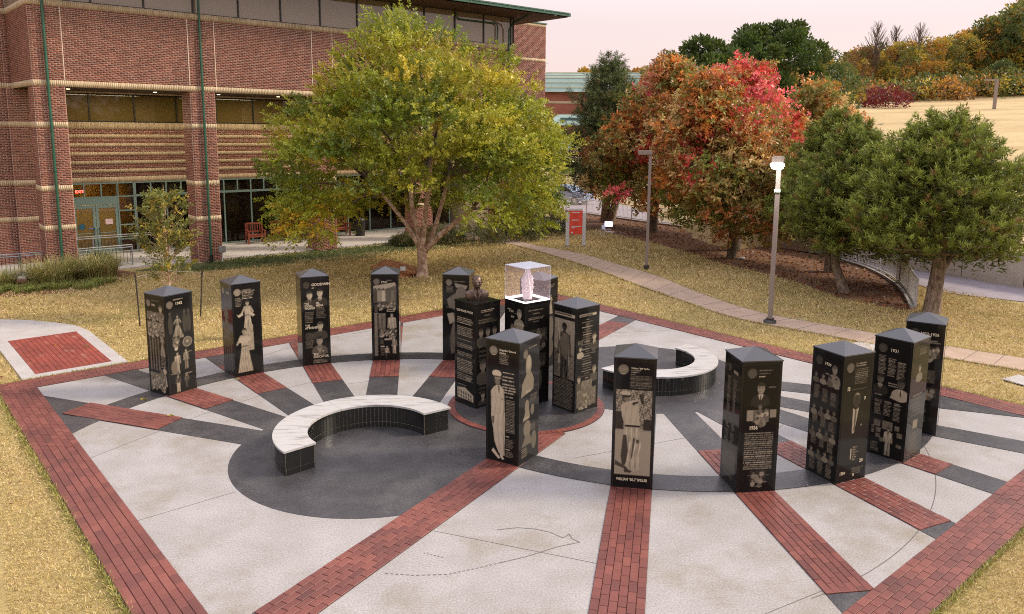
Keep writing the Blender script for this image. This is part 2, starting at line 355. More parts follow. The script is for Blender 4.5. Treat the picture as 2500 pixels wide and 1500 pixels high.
def sheet(name, polys, z, m_, base=None):
    if z is None: SPZ[0] += .0004; z = SPZ[0]
    mb = MB()
    for p in polys:
        p = clip_in(p)
        if len(p) >= 3: mb.prism(p, z - .003, z, 0, False)
    return mb.build(name, m_, plaza)
sheet('dark_disc', [arcpts(dL, 2.55, 0, 360)[:-1]], .004, M['darkpave']); sheet('dark_disc', [arcpts(dR, 2.55, 0, 360)[:-1]], .004, M['darkpave'])
def ringquads(c, r0, r1, a0, a1, n=48):
    p, q_ = arcpts(c, r0, a0, a1, n), arcpts(c, r1, a0, a1, n); return [[p[i], q_[i], q_[i + 1], p[i + 1]] for i in range(n)]
sheet('dark_ring', ringquads(cL, 5.99, 6.56, 56, 176), .012, M['darkpave']); sheet('dark_ring', ringquads(cR, 5.42, 5.99, -127, -4), .012, M['darkpave'])

bm_w, bm_l = .1158, .232
def chamfer_mesh(name, w, l, h, m_, g=.0075, c=.004):
    x, y = l / 2 - g / 2, w / 2 - g / 2; mb = MB()
    vs = [(a * x, b * y, 0) for a, b in ((-1, -1), (1, -1), (1, 1), (-1, 1))] + [(a * x, b * y, h - c) for a, b in ((-1, -1), (1, -1), (1, 1), (-1, 1))] + [(a * (x - c), b * (y - c), h) for a, b in ((-1, -1), (1, -1), (1, 1), (-1, 1))]
    fs = [(8, 9, 10, 11)] + [(i, (i + 1) % 4, 4 + (i + 1) % 4, 4 + i) for i in range(4)] + [(4 + i, 4 + (i + 1) % 4, 8 + (i + 1) % 4, 8 + i) for i in range(4)]
    return mb.add(vs, fs).mesh(name, m_)
def brick_run(name, o, ang, l0, l1, width, rows, bl, m_, clips=(), z=.006, h=.012, maxn=300, bed=True, cross=False, bedmat=None, base=None):
    """a paved band of bricks laid lengthwise, starting at o and heading along ang; clipped by half planes"""
    d = np.array([cos(ang), sin(ang)]); n = np.array([-d[1], d[0]]); o = np.array(o, float); bw = width / rows
    root = empty(name, (0, 0, 0), kind='structure') if base is None else base
    q = [o + d * l0 - n * width / 2, o + d * l1 - n * width / 2, o + d * l1 + n * width / 2, o + d * l0 + n * width / 2]; q = [tuple(p) for p in q]
    for c in clips: q = clip_poly(q, *c)
    MB().prism(q, z - .004, z, 0, False).build('mortar_bed', bedmat or M['paver_bed'], root)
    whole = []; cut = []
    for r in range(rows):
        off = -width / 2 + bw * (r + .5); x = l0 - bl * (.5 if r % 2 else 0) + random.uniform(-.012, .012)
        while x < l1:
            a, b = max(x, l0), min(x + bl, l1)
            if b - a > .03:
                p = [tuple(o + d * u + n * (off + v)) for u, v in ((a, -bw / 2), (b, -bw / 2), (b, bw / 2), (a, bw / 2))]; k = p; full = (b - a) > bl - 1e-4
                for c in clips:
                    k2 = clip_poly(k, *c)
                    if len(k2) != len(k) or any(abs(s_[0] - t_[0]) > 1e-6 for s_, t_ in zip(k, k2)): full = False
                    k = k2
                    if len(k) < 3: break
                if len(k) >= 3:
                    cen = np.mean(k, 0)
                    (whole if full else cut).append((float(np.hypot(*cen)), tuple(cen), k))
            x += bl
    me = chamfer_mesh('brick', bw, bl, h, m_); dirang = math.atan2(d[1], d[0])
    whole.sort(key=lambda t: t[0]); cut.sort(key=lambda t: t[0])
    allb = sorted([(t[0], 0, t) for t in whole] + [(t[0], 1, t) for t in cut], key=lambda t: t[0])
    rest = MB()
    for i, (dd, isc, t) in enumerate(allb):
        c = t[1]
        if isc:
            k = [(c[0] + (p[0] - c[0]) * .965, c[1] + (p[1] - c[1]) * .94) for p in t[2]]
            ar = .5 * abs(sum(k[j][0] * k[(j + 1) % len(k)][1] - k[(j + 1) % len(k)][0] * k[j][1] for j in range(len(k))))
            if ar < .0012: rest.prism(k, z, z + h, 0, False); continue
            if i < maxn: MB().prism([(p[0] - c[0], p[1] - c[1]) for p in k], 0, h, 0, False).build('brick', m_, root, (c[0], c[1], z + random.uniform(-.0015, .0015)))
            else: rest.prism(k, z, z + h, 0, False)
        elif i < maxn:
            b_ = link('brick', me, root, (c[0], c[1], z + random.uniform(-.002, .002)), dirang + random.uniform(-.006, .006)); b_.rotation_euler[0] = random.uniform(-.006, .006)
        else:
            k = [(c[0] + (p[0] - c[0]) * .965, c[1] + (p[1] - c[1]) * .94) for p in t[2]]; rest.prism(k, z, z + h + random.uniform(-.002, .002), 0, False)
    if rest.f: rest.build('remaining_bricks', m_, root, kind='stuff')
    return root
# borders (coordinates along each side), mitred by running two of them full length
a1 = math.atan2(n1[1], n1[0]); a2 = math.atan2(n2[1], n2[0])
brick_run('brick_border', pl(PA + BW / 2, -PB - BW), a2, 0, 2 * (PB + BW), BW, 6, bm_l, M['paver'])        # right front
brick_run('brick_border', pl(-PA - BW / 2, -PB - BW), a2, 0, 2 * (PB + BW), BW, 6, bm_l, M['paver'])       # left back
brick_run('brick_border', pl(-PA, -PB - BW / 2), a1, 0, 2 * PA, BW, 6, bm_l, M['paver'])                   # left front
brick_run('brick_border', pl(-PA, PB + BW / 2), a1, 0, 2 * PA, BW, 6, bm_l, M['paver'])                    # right back
# spokes
SPW = .672
def halfplane_beyond(c, d, r): return (np.array(d), float(np.dot(d, c) + r))
def spoke(c, disc, through, ang, r_in, r_ring0, r_ring1, outer, brick_from=None):
    d = np.array([cos(rad(ang)), sin(rad(ang))]); n = np.array([-d[1], d[0]]); t = np.array(through)
    o = t - d * float(d @ (t - c))                   # foot of the centre on the spoke line
    def rect(a, b): return [tuple(o + d * a - n * SPW / 2), tuple(o + d * b - n * SPW / 2), tuple(o + d * b + n * SPW / 2), tuple(o + d * a + n * SPW / 2)]
    darks = [rect(2.25, r_in)]
    if outer == 'dark': darks.append(rect(r_in, 14))
    elif outer is not None:
        # brick out to the big circle round the plaza centre, charcoal from there to the border
        rc = outer; k = o - PC; bq = float(d @ k); cq = float(k @ k) - rc * rc; l = -bq + math.sqrt(max(bq * bq - cq, 0))
        darks.append(rect(l, 14))
    sheet('dark_spoke', darks, None, M['darkpave'])
    if outer != 'dark': brick_run('brick_spoke', o, rad(ang), r_in, min(l, 14), SPW, 6, bm_l, M['paver'], [(q_[0], q_[1]) for q_ in inside])
    elif brick_from: brick_run('brick_spoke', o, rad(ang), brick_from[0], brick_from[1], SPW, 6, bm_l, M['paver'], [(q_[0], q_[1]) for q_ in inside], z=.013)
RB = 7.78
for k, a in ((2, 130.0), (3, 115.), (4, 98.1), (5, 82.5)): spoke(cL, dL, TW[k][:2], a, 4.56, 6, 6.55, RB)
spoke(cL, dL, TW[1][:2], 146.4, 4.56, 6, 6.55, 'dark', (4.56, 5.95))
spoke(cL, dL, (-8.91, 15.25), 161.1, 4.56, 6, 6.55, 'dark', (4.56, 6.95))
for k, a in ((11, -100.), (12, -81.1), (13, -64.9), (14, -50.6)): spoke(cR, dR, TW[k][:2], a, 4.33, 5.4, 6, RB)
spoke(cR, dR, TW[15][:2], -32.0, 4.33, 5.4, 6, 'dark', (4.33, 5.4))
spoke(cR, dR, (8.89, 16.28), -18.9, 4.33, 5.4, 6, 'dark', (4.33, 5.75))
# the two long brick spokes that leave the central circle
for k, a in ((10, -119.2), (9, 60.8)):
    d = np.array([cos(rad(a)), sin(rad(a))]); t = np.array(TW[k][:2]); n = np.array([-d[1], d[0]])
    o = t - d * float(d @ (t - PC)); kk = o - PC; l = math.sqrt(7.9 ** 2 - kk @ kk)
    brick_run('brick_spoke', o, rad(a), .9, l, SPW, 6, bm_l, M['paver'], [(q_[0], q_[1]) for q_ in inside])
    sheet('dark_spoke', [[tuple(o + d * l - n * SPW / 2), tuple(o + d * 14 - n * SPW / 2), tuple(o + d * 14 + n * SPW / 2), tuple(o + d * l + n * SPW / 2)]], None, M['darkpave'])
# central circle
CC = (-.055, 15.87)
sheet('centre_disc', [arcpts(CC, 1.49, 0, 360)[:-1]], .021, M['darkpave'])
rr_ = empty('brick_circle', (CC[0], CC[1], 0), kind='structure')
MB().prism([(p[0] - CC[0], p[1] - CC[1]) for p in arcpts(CC, 1.645, 0, 360, 90)[:-1]], .004, .0175, 0, False).build('mortar_bed', M['paver_bed'], rr_)
N_ = 88; w0, w1 = 1.492 * 2 * pi / N_ / 2 - .004, 1.64 * 2 * pi / N_ / 2 - .004
wm = MB().prism([(-.072, -w0), (.072, -w1), (.072, w1), (-.072, w0)], 0, .006, 0, False).mesh('brick', M['paver'])
for i in range(N_):
    a = 2 * pi * i / N_; link('brick', wm, rr_, (1.566 * cos(a), 1.566 * sin(a), .0176), a)
wedge = [(-10.55, 16.12), (-8.81, 15.55), (-9.03, 14.94), (-8.44, 14.7), (-8.67, 14.05), (-9.3, 13.2)]
sheet('dark_corner', [[p for p in wedge]], .0042, M['darkpave'])
sheet('dark_corner', [[(2 * PC[0] - p[0], 2 * PC[1] - p[1]) for p in wedge]], .0042, M['darkpave'])
# joints and the stained outline
def strip(pts, w, z, mb):
    for a, b in zip(pts[:-1], pts[1:]):
        a, b = np.array(a), np.array(b); d = b - a; l = np.hypot(*d)
        if l < 1e-5: continue
        d /= l; n = np.array([-d[1], d[0]]) * w / 2; mb.add([(*(a - n), z), (*(b - n), z), (*(b + n), z), (*(a + n), z)], [(0, 1, 2, 3)])
mb = MB()
def bigarc(r, a0, a1): return arcpts(PC, r, a0, a1, 40)
strip(bigarc(7.62, -10, -62), .012, .0022, mb); strip(bigarc(7.62, 170, 118), .012, .0022, mb)
for a, b in (((-7.7, 12.86), (-6.6, 15.1)), ((-6.6, 15.1), (-5.6, 16.6)), ((-5.6, 16.6), (-4.6, 17.6)), ((-5.8, 10.74), (-4.65, 11.76)), ((-3.3, 17.5), (-4.2, 17.1)), ((4.8, 14.2), (4.2, 13.4)), ((3.2, 14.3), (.8, 13.2)), ((2.0, 8.2), (4.0, 9.35)),
             ((-1.35, 10.6), (.95, 9.78)), ((4.3, 14.0), (5.2, 15.1)), ((-.6, 19.2), (.1, 21.6)), ((3.6, 22.2), (5.4, 22.9)), ((2.4, 22.0), (3.6, 22.2))): strip([a, b], .009, .0024, mb)
mb.build('expansion_joint', M['joint'], plaza)
M['stain'] = mat('dark_inlay', (.13, .12, .105), .7)
mb = MB(); ol = [(-.44, 10.65), (-.15, 10.72), (.10, 10.69), (.33, 10.60), (.51, 10.44), (.56, 10.50), (.60, 10.56), (.64, 10.42), (.74, 10.33), (.42, 10.20), (-.02, 9.93), (-.35, 9.78)]
strip(ol, .014, .003, mb)
dash = [(-.35, 9.78), (-.7, 9.62), (-1.04, 9.48), (-1.47, 9.45), (-1.88, 9.49)]
for (x0, y0), (x1, y1) in zip(dash[:-1], dash[1:]):
    for i in range(6): strip([(x0 + (x1 - x0) * i / 6, y0 + (y1 - y0) * i / 6), (x0 + (x1 - x0) * (i + .6) / 6, y0 + (y1 - y0) * (i + .6) / 6)], .017, .003, mb)
for i in range(6): strip([(-1.42 + .05 * i, 10.0 - .02 * i), (-1.395 + .05 * i, 9.99 - .02 * i)], .014, .003, mb)
mb.build('outline_inlay', M['stain'], plaza)

# ------------------------------------------------------------------ brick pad and walkways
pad = empty('brick_pad', (0, 0, 0), kind='structure')
P4 = [(-13.92, 20.32), (-12.74, 21.42), (-10.28, 18.66), (-11.47, 17.57)]
ex = np.array(P4[3]) - np.array(P4[0]); ex = ex / np.hypot(*ex); ey = np.array([-ex[1], ex[0]])
brick_run('pad', tuple((np.array(P4[0]) + np.array(P4[1])) / 2), math.atan2(ex[1], ex[0]), 0, 3.70, 1.62, 14, .232, M['padbrick'], base=pad, z=.0, h=.012, maxn=300)
mb = MB()
A_, B_, C_, D_ = [np.array(p) for p in P4]; ex2, ey2 = ex * .28, ey * .28
outer_ = [A_ - ey2 * .2 - ex2 * .2 - ey2 * .8, D_ - ey2 + ex2 * .95, C_ + ey2 + ex2 * .95, B_ + ey2 - ex2]
ins = [A_, D_, C_, B_]
def quad(mb, a, b, c, d, z0=-.1, z1=.004): mb.prism([tuple(a), tuple(b), tuple(c), tuple(d)], z0, z1)
o4 = [A_ - ey * .3, D_ - ey * .3 + ex * .3, C_ + ey * .3 + ex * .3, B_ + ey * .3]
mb.prism([tuple(o4[0]), tuple(o4[1]), tuple(D_ + ex * .3), tuple(A_)], -.1, .004)
mb.prism([tuple(D_), tuple(D_ + ex * .3), tuple(C_ + ex * .3), tuple(C_)], -.1, .004)
mb.prism([tuple(B_), tuple(C_ + ex * .3), tuple(o4[2]), tuple(o4[3])], -.1, .004)
mb.build('concrete_frame', M['walk2'], pad)
mb = MB(); mb.prism([tuple(o4[0]), tuple(o4[3]), (-13.2, 22.15), (-13.9, 22.42), (-14.9, 22.68), (-16.2, 22.75), (-19, 22.4), (-19, 20.6), (-16.5, 20.6)][::-1], -.1, 0)
mb.build('side_walkway', M['walk2'], kind='structure')
wn = [(-7.5, 44.5), (-1.60, 41.65), (.17, 39.19), (2.32, 36.67), (3.75, 33.86), (5.15, 30.93), (6.25, 27.40), (7.54, 24.70), (9.57, 22.75), (11.54, 20.95), (13.3, 19.6), (17, 16.8)]
ws = [(-8.0, 43.2), (-1.9, 40.09), (-.1, 37.9), (1.4, 35.2), (2.95, 31.9), (4.15, 28.9), (5.25, 26.4), (6.45, 24.0), (8.6, 21.95), (10.6, 20.05), (12.46, 18.6), (16.2, 15.6)]
a_, b_ = dens(wn), dens(ws); mb = MB()
for i in range(len(a_) - 1):
    zz = .004
    mb.add([(*b_[i], zz), (*b_[i + 1], zz), (*a_[i + 1], zz), (*a_[i], zz), (*b_[i], -.08), (*b_[i + 1], -.08), (*a_[i + 1], -.08), (*a_[i], -.08)], [(0, 1, 2, 3), (4, 5, 1, 0), (7, 6, 2, 3)[::-1]])
mb.build('footpath', M['walk'], kind='structure')
mb = MB()
for i in range(2, len(a_) - 1, 2): strip([a_[i], b_[i]], .014, .0075, mb)
mb.build('footpath_joints', M['joint'], kind='structure')
MB().prism([tuple(a_[44] + np.array([.2, .1])), (9.2, 21.3), (7.7, 20.6), (8.6, 19.9), (10.2, 20.4)], -.08, .001).build('path_landing', M['walk2'], kind='structure')
MB().box(-.45, .25, -.55, .55, 0, .02).build('concrete_utility_cover', M['walk2'], loc=(11.93, 17.8, -.01), rz=.5, label='grey concrete utility cover set in the lawn at the right edge', cat='cover')
M['greenlawn'] = mat('dark_green_lawn', rough=.95, nodes=n_noisy((.055, .07, .018), (.10, .115, .03), 3, 30, .4, .6, .02))  # strip of darker, greener grass along the patio
MB().prism([(-15.9, 30.9), (-14.2, 31.0), (-12.49, 31.45), (-10.20, 32.81), (-7.13, 35.01), (-5.56, 36.97), (-3.4, 38.4), (-6.2, 39.6), (-10.1, 36.45), (-13.3, 33.6), (-15.2, 32.4)][::1], -.06, -.026, 0, False).build('green_lawn_strip', M['greenlawn'], kind='structure')
PATH = (np.array([p for p in a_]), np.array([p for p in b_]))
# ------------------------------------------------------------------ the brick building
AL = .715; BT = np.array([cos(AL), sin(AL)]); BN = np.array([-sin(AL), cos(AL)]); BP = np.array([-8., 38.234])
bld = empty('brick_building', (BP[0], BP[1], 0), AL, label='three storey red brick building with buff bands, green downpipes and a deep ground floor arcade', cat='building')
# in the building's own frame: x = s along the front, y = depth into the building, z = up
BR = [[], []]     # brick boxes gathered: list of (c, ux, uy, uz) -> arrays
def bricks_on(o, u, out, s0, s1, z0, z1, kind='run', bl=.2032, ch=.0677, joint=.0155, proud=.010, store=None):
    """running bond (or soldiers) on a vertical face: o origin xy, u unit direction, out outward normal"""
    if kind == 'soldier': bl, ch = .0677, (z1 - z0)
    rows = max(1, int(round((z1 - z0) / ch))); h = (z1 - z0) / rows; P = []
    for r in range(rows):
        off = -bl / 2 if (r % 2 and kind == 'run') else 0
        xs = np.arange(s0 + off, s1, bl); a = np.maximum(xs, s0) + joint / 2; b = np.minimum(xs + bl, s1) - joint / 2
        k = b - a > .02
        for x0, x1 in zip(a[k], b[k]): P.append((x0, x1, z0 + r * h + joint / 2, z0 + (r + 1) * h - joint / 2))
    if not P: return
    P = np.array(P); n = len(P); V = np.zeros((n, 8, 3))
    jit = proud + RS.uniform(-.0025, .0025, n)
    for i, (a, c, dpt) in enumerate(((0, 2, 0), (1, 2, 0), (1, 3, 0), (0, 3, 0), (0, 2, 1), (1, 2, 1), (1, 3, 1), (0, 3, 1))):
        s = P[:, a]; z = P[:, c]; q = jit if dpt else 0 * jit - .002
        V[:, i, 0] = o[0] + u[0] * s + out[0] * q; V[:, i, 1] = o[1] + u[1] * s + out[1] * q; V[:, i, 2] = z
    (store if store is not None else BR[0]).append(V)
FQ = np.array([(4, 5, 6, 7), (0, 1, 5, 4), (1, 2, 6, 5), (2, 3, 7, 6), (3, 0, 4, 7)])
def brick_mesh(name, Vs, m_, flip=False):
    V = np.concatenate(Vs); n = len(V); F = (FQ[None] + 8 * np.arange(n)[:, None, None]).reshape(-1, 4)
    # face winding check on the first brick
    v = V[0]; nrm = np.cross(v[5] - v[4], v[6] - v[4]); 
    return np_mesh(name, V.reshape(-1, 3), F, [m_])
red, buf = [], []
bm_ = MB()      # backing walls: 0 mortar, 1 buff mortar
def face(o, u, out, s0, s1, bands):
    """bands: (z0, z1, 'r'|'b')"""
    for z0, z1, k in bands:
        if k == 'r': bricks_on(o, u, out, s0, s1, z0, z1, 'run', store=red)
        else: bricks_on(o, u, out, s0, s1, z0, z1, 'soldier', store=buf, proud=.018, joint=.008)
FX = ((1, 0), (0, -1)); 
def colbands(z0=0.0, z1=7.14): return [(z0, 1.75, 'r'), (1.75, 1.96, 'b'), (1.96, 3.25, 'r'), (3.25, 3.46, 'b'), (3.46, 5.62, 'r'), (5.62, 5.83, 'b'), (5.83, z1, 'r')]
UP = [(7.14, 7.36, 'b'), (7.36, 10.03, 'r'), (10.03, 10.26, 'b')]
SE = 9.36; YD = 4.78; SW = -13.62
cols_s = [(SW, -12.6), (-8.08, -7.08), (-2.66, -1.66), (2.78, 3.78), (8.26, SE)]
colo = []
for i, (s0, s1) in enumerate(cols_s):
    mb = MB(); mb.box(s0, s1, 0, 1.05, -.1, 7.14); c_ = mb.build('column', M['mortar'], bld); colo.append(c_)
    face((0, 0), (1, 0), (0, -1), s0, s1, colbands())
    face((s0, 1.05), (0, -1), (-1, 0), 0, 1.05, colbands())
    face((s1, 0), (0, 1), (1, 0), 0, 1.05, colbands())
# upper front wall, soffit and returns
mb = MB(); mb.box(SW, SE, 0, .35, 7.14, 10.26); mb.build('upper_wall', M['mortar'], bld)
face((0, 0), (1, 0), (0, -1), SW, SE, UP); face((SE, 0), (0, 1), (1, 0), 0, 4.3, UP)
MB().add([(SW, 0, 7.14), (SW - .12, 4, 7.14), (SW - .12, 4, 10.26), (SW, 0, 10.26)], [(0, 1, 2, 3)]).build('return_wall', M['mortar'], bld); MB().box(SE - .3, SE, .35, 4.4, 0, 10.15).build('return_wall', M['mortar'], bld)
ru = np.array([.12, -4]); rl = np.hypot(*ru); ru /= rl; face((SW - .12, 4), tuple(ru), (-rl and ru[1], -ru[0]), 0, rl, UP)
MB().box(SW, SE - .3, .35, 5.0, 7.16, 7.3).build('soffit', M['ceil'], bld)
# left wing
def fl(o, u, out, s0, s1, b): face(o, u, out, s0, s1, b)
LB = [(0, 1.75, 'r'), (1.75, 1.96, 'b'), (1.96, 3.25, 'r'), (3.25, 3.46, 'b'), (3.46, 5.62, 'r'), (5.62, 5.83, 'b'), (5.83, 7.14, 'r'), (7.14, 7.36, 'b'), (7.36, 10.03, 'r'), (10.03, 10.26, 'b'), (10.26, 12.3, 'r')]
MB().box(-12.95, -12.6, 4.4, YD, -.1, 7.14).build('wing_return', M['mortar'], bld)
mb = MB(); mb.box(-26, -12.6, 4.0, 4.4, -.1, 7.14); mb.box(-26, SW - .12, 4.0, 4.4, 7.14, 12.3); mb.box(-13.95, -12.6, 3.78, 4.0, -.1, 7.14); mb.build('wing_wall', M['mortar'], bld)
fl((0, 4.0), (1, 0), (0, -1), -19, -13.95, LB); fl((0, 3.78), (1, 0), (0, -1), -13.95, -12.6, colbands()); fl((0, 4.0), (1, 0), (0, -1), -13.95, SW - .12, LB[7:]); fl((-13.95, 4.), (0, -1), (-1, 0), 0, .22, colbands())
# right wing
RBn = [(0, 7.14, 'r'), (7.14, 7.35, 'b'), (7.35, 10.0, 'r'), (10.0, 10.2, 'b'), (10.2, 12.15, 'r'), (12.15, 12.35, 'b')]
mb = MB(); mb.box(SE, 15.4, 4.3, 16, -.1, 12.35); mb.build('wing_wall', M['mortar'], bld)
fl((0, 4.3), (1, 0), (0, -1), SE, 15.4, RBn); fl((15.4, 4.3), (0, 1), (1, 0), 0, 8, RBn)
MB().box(SE - .05, 15.46, 4.24, 16, 12.35, 12.42).build('coping', M['green'], bld)
# recessed wall: spandrel stripes
mb = MB(); mb.box(-12.6, SE, YD, YD + .3, 3.2, 5.85); mb.box(-12.6, SE, YD, YD + .3, 7.1, 7.3); mb.build('spandrel_wall', M['mortar'], bld)
sp_b = [(3.2, 3.44, 'b')]; zc = 3.44
for c in (3.72, 4.09, 4.47, 4.86, 5.25): sp_b += [(zc, c - .075, 'r'), (c - .075, c + .075, 'b')]; zc = c + .075
sp_b += [(zc, 5.55, 'r'), (5.55, 5.85, 'b')]
for z0, z1, k in sp_b:
    if k == 'r': bricks_on((0, YD), (1, 0), (0, -1), -12.6, 8.3, z0, z1, 'run', ch=.0677, store=red)
    else: bricks_on((0, YD), (1, 0), (0, -1), -12.6, 8.3, z0, z1, 'soldier', store=buf, proud=.03, joint=.006)
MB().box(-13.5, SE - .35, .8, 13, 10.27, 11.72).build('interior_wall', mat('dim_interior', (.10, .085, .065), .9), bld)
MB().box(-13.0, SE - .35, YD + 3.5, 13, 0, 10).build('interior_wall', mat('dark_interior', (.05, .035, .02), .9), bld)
# 300 nearest bricks one by one on the left column, the rest joined
near = []; rest_r = []
for A in red:
    c = A.mean(1); m_ = (c[:, 0] > -13.67) & (c[:, 0] < -12.57) & (c[:, 1] < .1) & (c[:, 2] > 1.2) & (c[:, 2] < 5.4)
    near.append(A[m_]); rest_r.append(A[~m_])
near = np.concatenate(near); near = near[np.argsort(-near.mean(1)[:, 0] * 0 + near.mean(1)[:, 2])]
keep = near[:298]; rest_r.append(near[298:])
w_ = np.round(keep[:, 5, 0] - keep[:, 4, 0], 3); cache = {}
for A in keep:
    c = A.mean(0); L_ = tuple(np.round(A[5] - A[4], 3))
    if L_ not in cache: cache[L_] = np_mesh('brick', A - c, FQ, [M['wallbrick']])
    link('brick', cache[L_], colo[0], tuple(float(x) for x in c))
link('brickwork', brick_mesh('brickwork', rest_r, M['wallbrick']), bld, kind='stuff')
link('buff_brickwork', brick_mesh('buff_brickwork', buf, M['buff']), bld, kind='stuff')
# movement joints in the upper wall
mb = MB()
for s in (-8.07, -7.0, -2.67, -1.66, 2.76, 3.8): mb.box(s - .014, s + .014, -.018, 0, 7.37, 10.02)
mb.box(-12.59, -12.565, -.014, 0, 7.37, 10.02); mb.build('movement_joint', M['mortar'], bld)
# windows -------------------------------------------------------------
def window(s0, s1, z0, z1, y, mull, transoms=(), gl='glass_up', fr='darkframe', w=.05, name='window', sill=True):
    root = MB(); ms = [s0] + list(mull) + [s1]
    for m_ in ms: root.box(m_ - w / 2, m_ + w / 2, y - .06, y + .05, z0, z1)
    zs = [z0] + list(transoms) + [z1]
    for z in zs: root.box(s0, s1, y - .055, y + .045, z - w / 2, z + w / 2)
    f = root.build(name, M[fr], bld)
    for a, b in zip(ms[:-1], ms[1:]):
        for c, d in zip(zs[:-1], zs[1:]):
            tl = random.uniform(-.004, .004); mb = MB(); x0, x1, q0, q1 = a + w / 2, b - w / 2, c + w / 2, d - w / 2
            mb.add([(x0, y + tl, q0), (x1, y - tl, q0), (x1, y - tl * .6, q1), (x0, y + tl * .6, q1), (x0, y + .012 + tl, q0), (x1, y + .012 - tl, q0), (x1, y + .012, q1), (x0, y + .012, q1)], [(3, 2, 1, 0)[::-1], (7, 6, 5, 4)])
            mb.build('pane', M[gl], f)
    return f
MB().add([(SW, .16, 10.27), (SW - .1, 4, 10.27), (SW - .1, 4, 11.76), (SW, .16, 11.76)], [(0, 1, 2, 3)]).build('side_pane', M['glass_up'], bld)
window(SW + .04, SE - .08, 10.28, 11.76, .16, [-13.37 + 1.872 * i for i in range(1, 13)], gl='glass_up')
window(-12.6, 8.3, 5.88, 7.06, YD + .05, [-10.83 + 1.815 * i for i in range(11)], gl='glass_mid')
GF = dict(gl='glass_low', fr='greenframe', w=.055)
window(-11.78, -9.95, 2.56, 3.17, YD + .02, (-11.28, -10.6), **GF); window(-9.93, -9.26, .06, 3.17, YD + .02, (), (.62, 1.27, 1.92, 2.56), **GF)
window(-9.2, 8.2, 2.6, 3.17, YD + .02, [-9.2 + .667 * i for i in range(1, 26)], **GF); window(-9.2, 8.2, .06, 2.55, YD + .02, [-9.2 + 1.333 * i for i in range(1, 13)], **GF)
MB().box(-11.78, -9.95, YD - .03, YD + .1, 2.22, 2.53).build('door_header', M['greenframe'], bld)
for s0, s1, hs in ((-11.76, -10.89, -10.98), (-10.87, -9.97, -10.78)):
    mb = MB(); y = YD - .02
    mb.box(s0, s0 + .11, y, y + .05, .05, 2.2); mb.box(s1 - .11, s1, y, y + .05, .05, 2.2); mb.box(s0 + .11, s1 - .11, y, y + .05, 2.08, 2.2); mb.box(s0 + .11, s1 - .11, y, y + .05, .05, .26)
    mb.box(s0 + .11, s1 - .11, y + .01, y + .04, .95, .98)
    d = mb.build('glass_door', M['greenframe'], bld)
    mb = MB(); mb.add([(s0 + .11, y + .025, .26), (s1 - .11, y + .025, .26), (s1 - .11, y + .025, 2.08), (s0 + .11, y + .025, 2.08)], [(0, 1, 2, 3)]); mb.build('pane', M['glass_mid'], d)
    mb = MB(); mb.tube([(hs, y - .06, .9), (hs, y - .06, 1.22)], .014, 6); mb.box(hs - .01, hs + .01, y - .06, y, .92, .95); mb.box(hs - .01, hs + .01, y - .06, y, 1.17, 1.2); mb.build('handle', M['black'], d)
    if hs > -10.9:
        MB().box(s0 + .36, s0 + .66, y + .005, y + .02, 1.33, 1.57).build('paper_notice', mat('paper', (.7, .5, .5), .7), d)
    else:
        MB().tube([(s0 + .3, y + .0, 1.28), (s0 + .3, y + .02, 1.28)], .13, 14).build('round_sticker', mat('blue_sticker', (.02, .10, .16), .5), d)
        MB().box(s1 - .3, s1 - .13, y + .005, y + .02, 1.16, 1.2).build('push_sticker', mat('sticker', (.12, .2, .6), .5), d)
# interior seen through the glass
ir = MB(); ir.box(-13, -9.3, YD + 3.4, YD + 3.45, 0, 3.2); ir.box(-9.3, -9.2, YD + .4, YD + 3.4, 0, 3.2); ir.box(-12.1, -12.0, YD + .3, YD + 3.4, 0, 3.2); ir.build('interior_wall', M['intw'], bld)
ir = MB(); ir.box(-13, 8, YD + 3.2, YD + 3.3, 5.85, 7.1); ir.box(-9.9, -9.8, YD + .3, YD + 3.2, 5.8, 7.1); ir.box(-5.0, -4.9, YD + .3, YD + 3.2, 5.8, 7.1); ir.build('interior_wall', M['intw'], bld)
MB().box(-13, 8, YD + .12, YD + 3.4, -.02, .05).build('interior_floor', M['intf'], bld)
MB().box(-12, 8, YD + .1, YD + 3.4, 3.2, 3.25).build('interior_ceiling', M['intf'], bld); MB().box(-10.9, -10.3, YD + 2.0, YD + 2.6, 3.15, 3.19).build('ceiling_lamp', emis('office_lamp', (1, .8, .5), 14), bld)
for s in (-12.0, -8.7, -6.0, -3.2): MB().lathe([(0, 7.14), (.07, 7.14), (.07, 7.165)], 10, c=(s, 2.6)).build('downlight', M['ceillight'], bld)
for s in (-10, -4.4, 1., 6.1):
    dl = bpy.data.lights.new('arcade_downlight', 'AREA'); dl.shape = 'RECTANGLE'; dl.size = 3.6; dl.size_y = 1.2; dl.energy = 60; dl.color = (1, .84, .6); do = bpy.data.objects.new('arcade_downlight', dl); COL.objects.link(do); q = BP + BT * s + BN * 2.6; do.location = (q[0], q[1], 7.1); do.rotation_euler = (0, 0, AL)
MB().box(-12.0, -11.75, YD + .2, YD + .24, 2.98, 3.10).build('exit_sign', M['exit'], bld) if False else None
ex_ = MB().box(-11.63, -11.28, YD, YD + .01, 2.76, 2.96).build('exit_sign', M['black'], bld)
